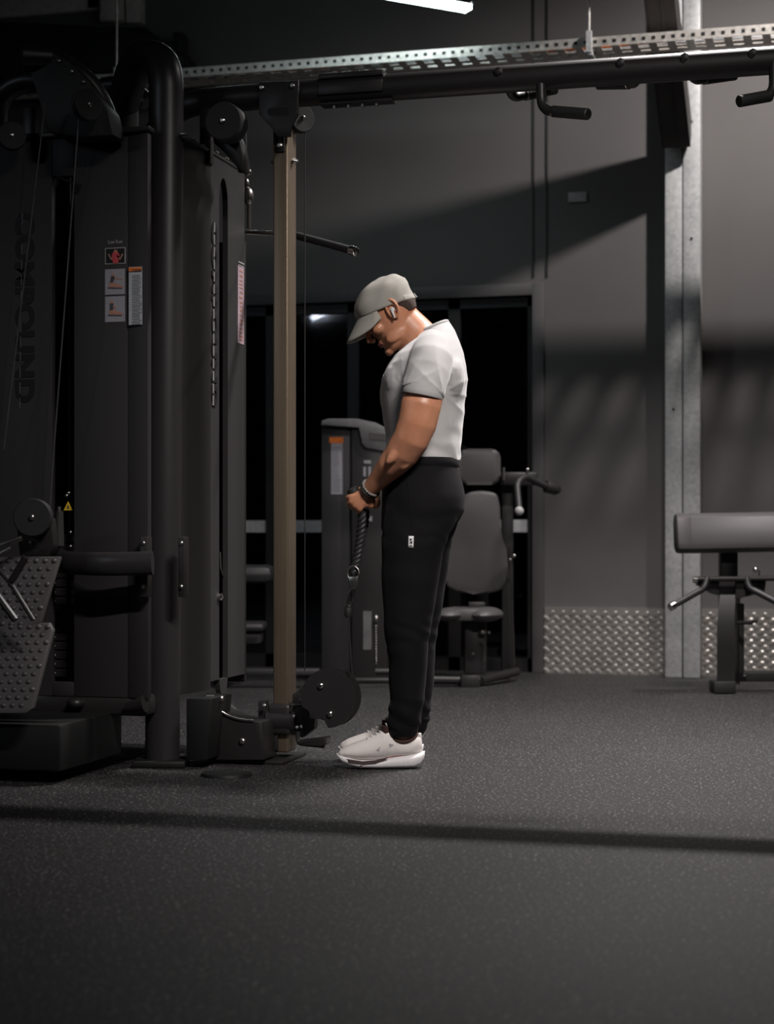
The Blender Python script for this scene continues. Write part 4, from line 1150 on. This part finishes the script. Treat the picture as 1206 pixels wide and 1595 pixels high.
sd_ = co.modifiers.new('solid', 'SOLIDIFY'); sd_.thickness = .0025; sd_.offset = -1
# visor
vz = bmesh.new(); rows = []
NU, NV = 24, 8
for i in range(NV + 1):
    v = i / NV; row = []
    for j in range(NU + 1):
        u = -1 + 2 * j / NU; ph = u * R(68)
        bx_, by_ = .004 - .108 * math.cos(ph), .088 * math.sin(ph)
        bz_ = .020 - .30 * bx_
        ext = .078 * max(0.0, (1 - abs(u) ** 2.6)) ** .55 + .004
        row.append(vz.verts.new(H((bx_ - v * ext * .96, by_ * (1 - .06 * v), bz_ - v * ext * .42 - (u * u) * v * .030 + .002 - .006 * v * (1 - u * u)))))
    rows.append(row)
for i in range(NV):
    for j in range(NU): vz.faces.new([rows[i][j], rows[i][j + 1], rows[i + 1][j + 1], rows[i + 1][j]])
vm = MB(); vm._merge(vz); vo = vm.build('visor', M['cap'], co, local=True, angle=60)
sd_ = vo.modifiers.new('solid', 'SOLIDIFY'); sd_.thickness = .0035; sd_.offset = 0
band = MB()
bpth = [H(cap_pt(2 * math.pi * k / 48, 0) * 1.006 + Vector((0, 0, .012))) for k in range(-7, 8)]
band.tube(bpth, .011, 8, r2=.0022, side=tuple(HR @ Vector((0, 0, 1)))); band.build('back_strap', M['cap'], co, local=True)
MB().obox(H((.1045, -.012, -.003)), HR @ Vector((0, 1, 0)), HR @ Vector((1, 0, 0)), HR @ Vector((0, 0, 1)), (.012, .005, .016), .001).build('strap_buckle', M['bracket'], co, local=True)
# ---------------------------------------------------------------- T-shirt
sh = MB()
T = [(509, 656, 699, .066, 9), (522, 645, 709, .105, 7), (536, 630, 716, .150, 4), (552, 614, 722, .185, 2), (570, 603, 726.5, .200, 0), (590, 595, 728, .200, 0), (608, 591.5, 727, .195, 0), (628, 592.5, 724.5, .187, 0),
     (650, 596.5, 723, .178, 0), (675, 600.5, 720.5, .168, 0), (700, 603, 718, .162, 0), (722, 603, 716, .164, 0), (738, 603, 713, .165, 0), (752, 604, 711, .165, 0)]
sh.loft([hring(py, a, b_, hw, tilt=ti, n=2.35 if py > 560 else 2.1) for py, a, b_, hw, ti in T])
for sd in (NEAR, FAR):
    seg(sh, [L(672, 530, .115 * sd), L(673, 543, .155 * sd), L(672, 560, .188 * sd), L(667, 580, .214 * sd), L(661, 600, .234 * sd), L(657.8, 613, .243 * sd)],
        [.050, .067, .074, .0745, .0725, .0720], [.045, .060, .072, .075, .072, .070], 28)
    sh.ell(L(703, 588, .105 * sd), (.048, .08, .080))          # shoulder blade and lat
    sh.ell(L(620, 596, .080 * sd), (.050, .085, .075))         # pectoral
def folds(co, nrm):
    h = 0
    # drape: tension folds fanning from the armpit, small wrinkles at the waist
    ap = L(690, 612, co.y)
    dx = co.x - ap.x; dz = co.z - ap.z; r_ = math.hypot(dx, dz); an = math.atan2(dz, dx)
    if r_ < .22: h += .0048 * (.6 - abs(math.sin(an * 5 + .5 + 1.5 * r_)) ** .6) * max(0, 1 - r_ / .22) * min(1, r_ / .04)
    fa = L(630, 600, co.y); dx = co.x - fa.x; dz = co.z - fa.z; r_ = math.hypot(dx, dz); an = math.atan2(dz, dx)
    if r_ < .16 and co.x > L(612, 600, co.y).x: h += .0042 * min(1, (co.x - L(612, 600, co.y).x) / .03) * (.6 - abs(math.sin(an * 5 + 1.0)) ** .6) * max(0, 1 - r_ / .16) * min(1, r_ / .03)
    w_ = max(0, min(1, (1.22 - co.z) / .16))
    h += w_ * .0065 * noise.noise(Vector((co.x * 16 + co.z * 8, co.y * 14, co.z * 26)))
    h += .0025 * noise.noise(Vector((co.x * 12 + co.z * 10, co.y * 10, co.z * 16 - co.x * 10)))
    return h
sc_n = (L(657, 618, 0) - L(667, 580, 0)); 
so = remesh(sh, 't_shirt', M['shirt'], .0055, 4, .5, disp=folds, cutter=[])
# trim the sleeve ends with a plane that only touches the sleeves, and the hem
bm = bmesh.new(); bm.from_mesh(so.data)
hemz = L(660, 742).z
bmesh.ops.bisect_plane(bm, geom=list(bm.verts) + list(bm.edges) + list(bm.faces), plane_co=(0, 0, hemz), plane_no=(.10, 0, -1), clear_outer=True)
for sd in (NEAR, FAR):
    pass
bm.to_mesh(so.data); bm.free()
# cuff and collar bands
for sd in (NEAR, FAR):
    c = L(657.5, 613, .238 * sd); a = L(626.5, 609, .238 * sd); b_ = L(689.5, 621, .238 * sd); u = (b_ - a) / 2 * 1.0; v = Vector((0, .071, 0)); ax = Vector((u.z, 0, -u.x)).normalized()
    if ax.z > 0: ax = -ax
    cc_ = (a + b_) / 2
    bm = bmesh.new(); rg2 = []
    for off, rs in ((-.030, 1.0), (-.012, 1.015), (.004, 1.02), (.0055, 1.0), (.002, .95), (-.012, .93)):
        rg2.append([bm.verts.new(cc_ + ax * off + u * rs * math.cos(2 * math.pi * k / 40) + v * rs * math.sin(2 * math.pi * k / 40)) for k in range(40)])
    for i in range(len(rg2) - 1):
        for k in range(40): bm.faces.new([rg2[i][k], rg2[i][(k + 1) % 40], rg2[i + 1][(k + 1) % 40], rg2[i + 1][k]])
    m = MB(); m._merge(bm); m.build('cuff', M['shirt'], so, local=True, angle=70)
cr = [ (hring(511, 652, 697, .070, tilt=10)[k]) for k in range(40)]; cr.append(cr[0])
MB().tube(cr, .006, 8, cap=False).build('collar', M['shirt'], so, local=True)
# ---------------------------------------------------------------- joggers
pt = MB()
pt.loft([hring(718, 606, 713, .163), hring(735, 602, 716, .170), hring(755, 597, 722, .180), hring(775, 595, 725.5, .186), (hring(795, 594, 724, .188)), hring(810, 594, 716, .184), hring(824, 594, 705, .175), hring(838, 604, 680, .12)])
G = [(790, 600, 712, .080), (812, 596, 712, .092), (832, 595, 701, .094), (860, 595, 690, .094), (900, 595, 684, .090), (940, 596.5, 678, .084), (975, 599, 672, .079), (1000, 601.5, 668, .077), (1030, 605, 665.5, .074), (1060, 606, 664.5, .071), (1090, 607, 661, .067), (1112, 604.5, 658, .064), (1128, 604, 655, .060), (1139, 606, 650, .053), (1145, 607, 648, .050)]
for sd in (NEAR, FAR):
    dxx = 0 if sd < 0 else 12
    pt.loft([hring(py, a + dxx * .75, b_ + dxx * min(1, max(0, (py - 800) / 60)), hw, yc=.092 * sd, n=2.15) for py, a, b_, hw in G])
def jfold(co, nrm):
    h = .0035 * noise.noise(Vector((co.x * 9, co.y * 8, co.z * 13)))
    for zc_, amp, w_ in ((L(630, 1118).z, .0040, .09), (L(630, 990).z, .0018, .09), (L(630, 835).z, .0012, .06)):
        g_ = max(0, 1 - abs(co.z - zc_) / w_)
        h += amp * g_ * math.sin(co.z * 105 + 5 * co.x * 10 + 5 * noise.noise(co * 9))
    return h
po = remesh(pt, 'joggers', M['pants'], .0060, 12, .5, disp=jfold)
for sd in (NEAR, FAR):
    m = MB(); off = 0 if sd < 0 else 9
    m.loft([hring(1130, 604 + off, 654 + off, .058, .092 * sd, 2.1), hring(1136, 604.5 + off, 652 + off, .056, .092 * sd, 2.1), hring(1143, 604 + off, 650 + off, .054, .092 * sd, 2.1), hring(1146, 607 + off, 648 + off, .050, .092 * sd, 2.1)])
    m.build('ankle_cuff', M['pants'], po, local=True)
m = MB(); wb = hring(722, 604, 715, .168); wb = wb + [wb[0]]
m.tube(wb, .016, 8, r2=.004, side=(0, 0, 1), cap=False); m.build('waistband', M['pants'], po, local=True)
# pocket seam and the small white logo tag on the near thigh
def on_surf(ob, px, py):
    """first hit on a garment, looking into the profile from the near side"""
    o_ = L(px, py, -.5); hit, loc, nrm, idx = ob.ray_cast(o_, (L(px, py, .1) - o_).normalized())
    return (loc, nrm) if hit else (L(px, py, -.19), Vector((0, -1, 0)))
bpy.context.view_layer.update()
m = MB(); pts = [on_surf(po, x, y)[0] + Vector((0, -.0012, 0)) for x, y in ((634, 748), (637, 765), (639, 785), (640, 805), (641, 822))]
m.tube(pts, .0014, 6); m.build('pocket_seam', M['pants'], po, local=True)
loc, nr = on_surf(po, 640, 843)
bm = bmesh.new(); grid = []
for j in range(6):
    row = []
    for i in range(4):
        q, n_ = on_surf(po, 636 + 8.2 * i / 3 + .6 * (5 - j) / 5, 835 + 18 * j / 5); row.append(bm.verts.new(q + n_ * .0016))
    grid.append(row)
for j in range(5):
    for i in range(3): bm.faces.new([grid[j][i], grid[j][i + 1], grid[j + 1][i + 1], grid[j + 1][i]])
m = MB(); m._merge(bm); lt = m.build('logo_tag', M['white'], po, local=True)
sdm = lt.modifiers.new('s', 'SOLIDIFY'); sdm.thickness = .001; sdm.offset = 0
m = MB()
for tri in (((638.5, 839), (642.5, 839), (638.8, 844)), ((638.0, 846), (642.4, 841.5), (642.2, 847)), ((638.2, 849.5), (642, 849.5), (642, 850.8), (638.2, 850.8))):
    m.sheet([on_surf(po, x, y)[0] + Vector((0, -.0030, 0)) for x, y in tri])
m = m.build('logo_mark', M['pants'], lt, local=True)
# ---------------------------------------------------------------- bracelets
def bracelet(t, r, name, mat, bead=False):
    a = L(592, 745, -.13); w_ = L(577, 761, -.095); ax = (w_ - a).normalized(); c = a.lerp(w_, t)
    u = ax.orthogonal().normalized(); v = ax.cross(u); m = MB(); n = 22
    ring = [c + (u * math.cos(2 * math.pi * k / n) + v * math.sin(2 * math.pi * k / n)) * r for k in range(n + 1)]
    if bead:
        for q in ring[:-1]: m.ell(q, (.0052,) * 3, n=8)
    else: m.tube(ring, .0055, 8, cap=False)
    m.build(name, M[mat], man, local=True)
bracelet(.93, .0315, 'bead_bracelet', 'bead', True)
bracelet(1.12, .0305, 'wrist_strap', 'rubber')
# ---------------------------------------------------------------- shoes
def shoe(sd):
    y0 = .098 * sd
    zz = lambda py: (1196 - py) / 459.2       # height above the ground, measured on the near shoe
    xx = lambda px: (px - 603) / 459.2 - MX0
    m = MB()
    # px, bottom row, top row of the sole, half width
    S = [(524.5, 1176, 1173, .012), (527, 1181, 1173.5, .026), (533, 1186.5, 1175, .037), (545, 1191.5, 1178.5, .046), (562, 1195, 1182, .050), (585, 1195.6, 1182, .047), (605, 1195.6, 1180, .042), (628, 1195.6, 1176, .040), (645, 1195, 1173, .040), (655, 1190, 1171, .035), (660, 1183, 1170, .026), (662, 1176, 1169.5, .014)]
    rg3 = []
    for px, pb, ptp, hw in S:
        zb, zt_ = zz(pb) + .001, zz(ptp); mid = (zb + zt_) / 2; hh = (zt_ - zb) / 2
        rg3.append([Vector((xx(px), y0 + hw * sup(2 * math.pi * k / 24, 3.2)[0], mid + hh * sup(2 * math.pi * k / 24, 3.2)[1])) for k in range(24)])
    m.loft(rg3)
    so_ = m.build('shoe_sole', M['sole'], None, local=True, angle=60)
    # dark wedge line on the outer side
    g_ = MB()
    for side in (-1, 1):
        top = [(526, 1177), (545, 1180.3), (565, 1183.2), (585, 1181.5), (606, 1177)]; bot = [(527, 1179.5), (545, 1186), (565, 1188.5), (585, 1187), (600, 1181)]
        hwf = lambda px: next((S[i][3] + (S[i + 1][3] - S[i][3]) * (px - S[i][0]) / (S[i + 1][0] - S[i][0]) for i in range(len(S) - 1) if S[i][0] <= px <= S[i + 1][0]), .03)
        g_.loft([[Vector((xx(a[0]), y0 + side * (hwf(a[0]) - .006), zz(a[1]))), Vector((xx(a[0]), y0 + side * (hwf(a[0]) + .0012), zz(a[1]))), Vector((xx(b_[0]), y0 + side * (hwf(b_[0]) + .0012), zz(b_[1]))), Vector((xx(b_[0]), y0 + side * (hwf(b_[0]) - .006), zz(b_[1])))] for a, b_ in zip(top, bot)])
    g_.box((xx(561), y0 - .0500, .006), (xx(564.5), y0 + .0500, .015))
    gr = g_.build('sole_groove', M['sole_dark'], so_, local=True, smooth=False)
    u = MB()
    U = [(526, 1173, 1176, .018), (530, 1167, 1178, .030), (540, 1161, 1180, .040), (555, 1155.5, 1183, .046), (572, 1149.5, 1183, .045), (586, 1143, 1183, .042), (597, 1137, 1182, .039), (604, 1136, 1180, .037), (614, 1143, 1178, .036), (624, 1150, 1177, .038), (634, 1152, 1176, .039), (643, 1147, 1175, .037), (650, 1142.5, 1173, .031), (655, 1144, 1172, .023), (658, 1157, 1171, .012)]
    rg4 = []
    for px, ptp, pb, hw in U:
        zb, zt_ = zz(pb), zz(ptp); ring = []
        for k in range(28):
            t = 2 * math.pi * k / 28; cx_, sx_ = sup(t, 2.3)
            h = (sx_ + 1) / 2
            wv = hw * (1 - .42 * max(0, h - .35) ** 1.3) if px < 606 else hw * (1 - .22 * h)
            ring.append(Vector((xx(px), y0 + wv * cx_, zb + (zt_ - zb) * h)))
        rg4.append(ring)
    u.loft(rg4)
    up = remesh(u, 'shoe', M['shoe'], .0045, 3, .5)
    so_.parent = up
    # opening collar
    cl_ = MB()
    cp2 = []
    for k in range(25):
        t = 2 * math.pi * k / 24; x = 628.5 + 22 * math.cos(t)
        dip = 1150.5 - 9 * abs(math.cos(t)) ** 2.4 * (1 if math.cos(t) < 0 else .85) + 4 * abs(math.sin(t))
        cp2.append(Vector((xx(x), y0 + .030 * math.sin(t), zz(dip - .5))))
    cl_.tube(cp2, .0062, 10, cap=False)
    cl_.tube([Vector((xx(601), y0, zz(1143))), Vector((xx(602), y0, zz(1131)))], [.014, .016], 12, r2=.022)
    cl_.build('shoe_collar', M['collar'], up, local=True)
    pl_ = MB(); pl_.tube([Vector((xx(652), y0, zz(1155))), Vector((xx(653), y0, zz(1142)))], [.012, .008], 10, r2=.016); pl_.tube([Vector((xx(604), y0, zz(1133))), Vector((xx(601), y0, zz(1126.5)))], [.004, .003], 8, r2=.012); pl_.build('pull_tab', M['shoe'], up, local=True)
    lc = MB()
    for px, py in ((572, 1149), (579, 1146), (586, 1143), (592, 1140)):
        lc.tube([Vector((xx(px + 5), y0 - .028, zz(py + 7))), Vector((xx(px), y0 - .010, zz(py - 1))), Vector((xx(px), y0 + .010, zz(py - 1))), Vector((xx(px + 5), y0 + .028, zz(py + 7)))], .0024, 6)
    lc.build('shoe_lace', M['sole'], up, local=True)
    if sd < 0:
        st_ = MB()
        for tri in (((586, 1166), (593, 1160), (591, 1168)), ((607, 1163), (614, 1158), (606, 1156.5))):
            ps3 = []
            for x, y in tri:
                o2 = Vector((xx(x), -.4, zz(y))); hit, loc, n_, i_ = up.ray_cast(o2, Vector((0, 1, 0)))
                ps3.append((loc if hit else Vector((xx(x), y0 - .04, zz(y)))) + Vector((0, -.0016, 0)))
            st_.sheet(ps3)
        st_.build('side_mark', M['bracket'], up, local=True)
    return up
shoe(NEAR); shoe(FAR)
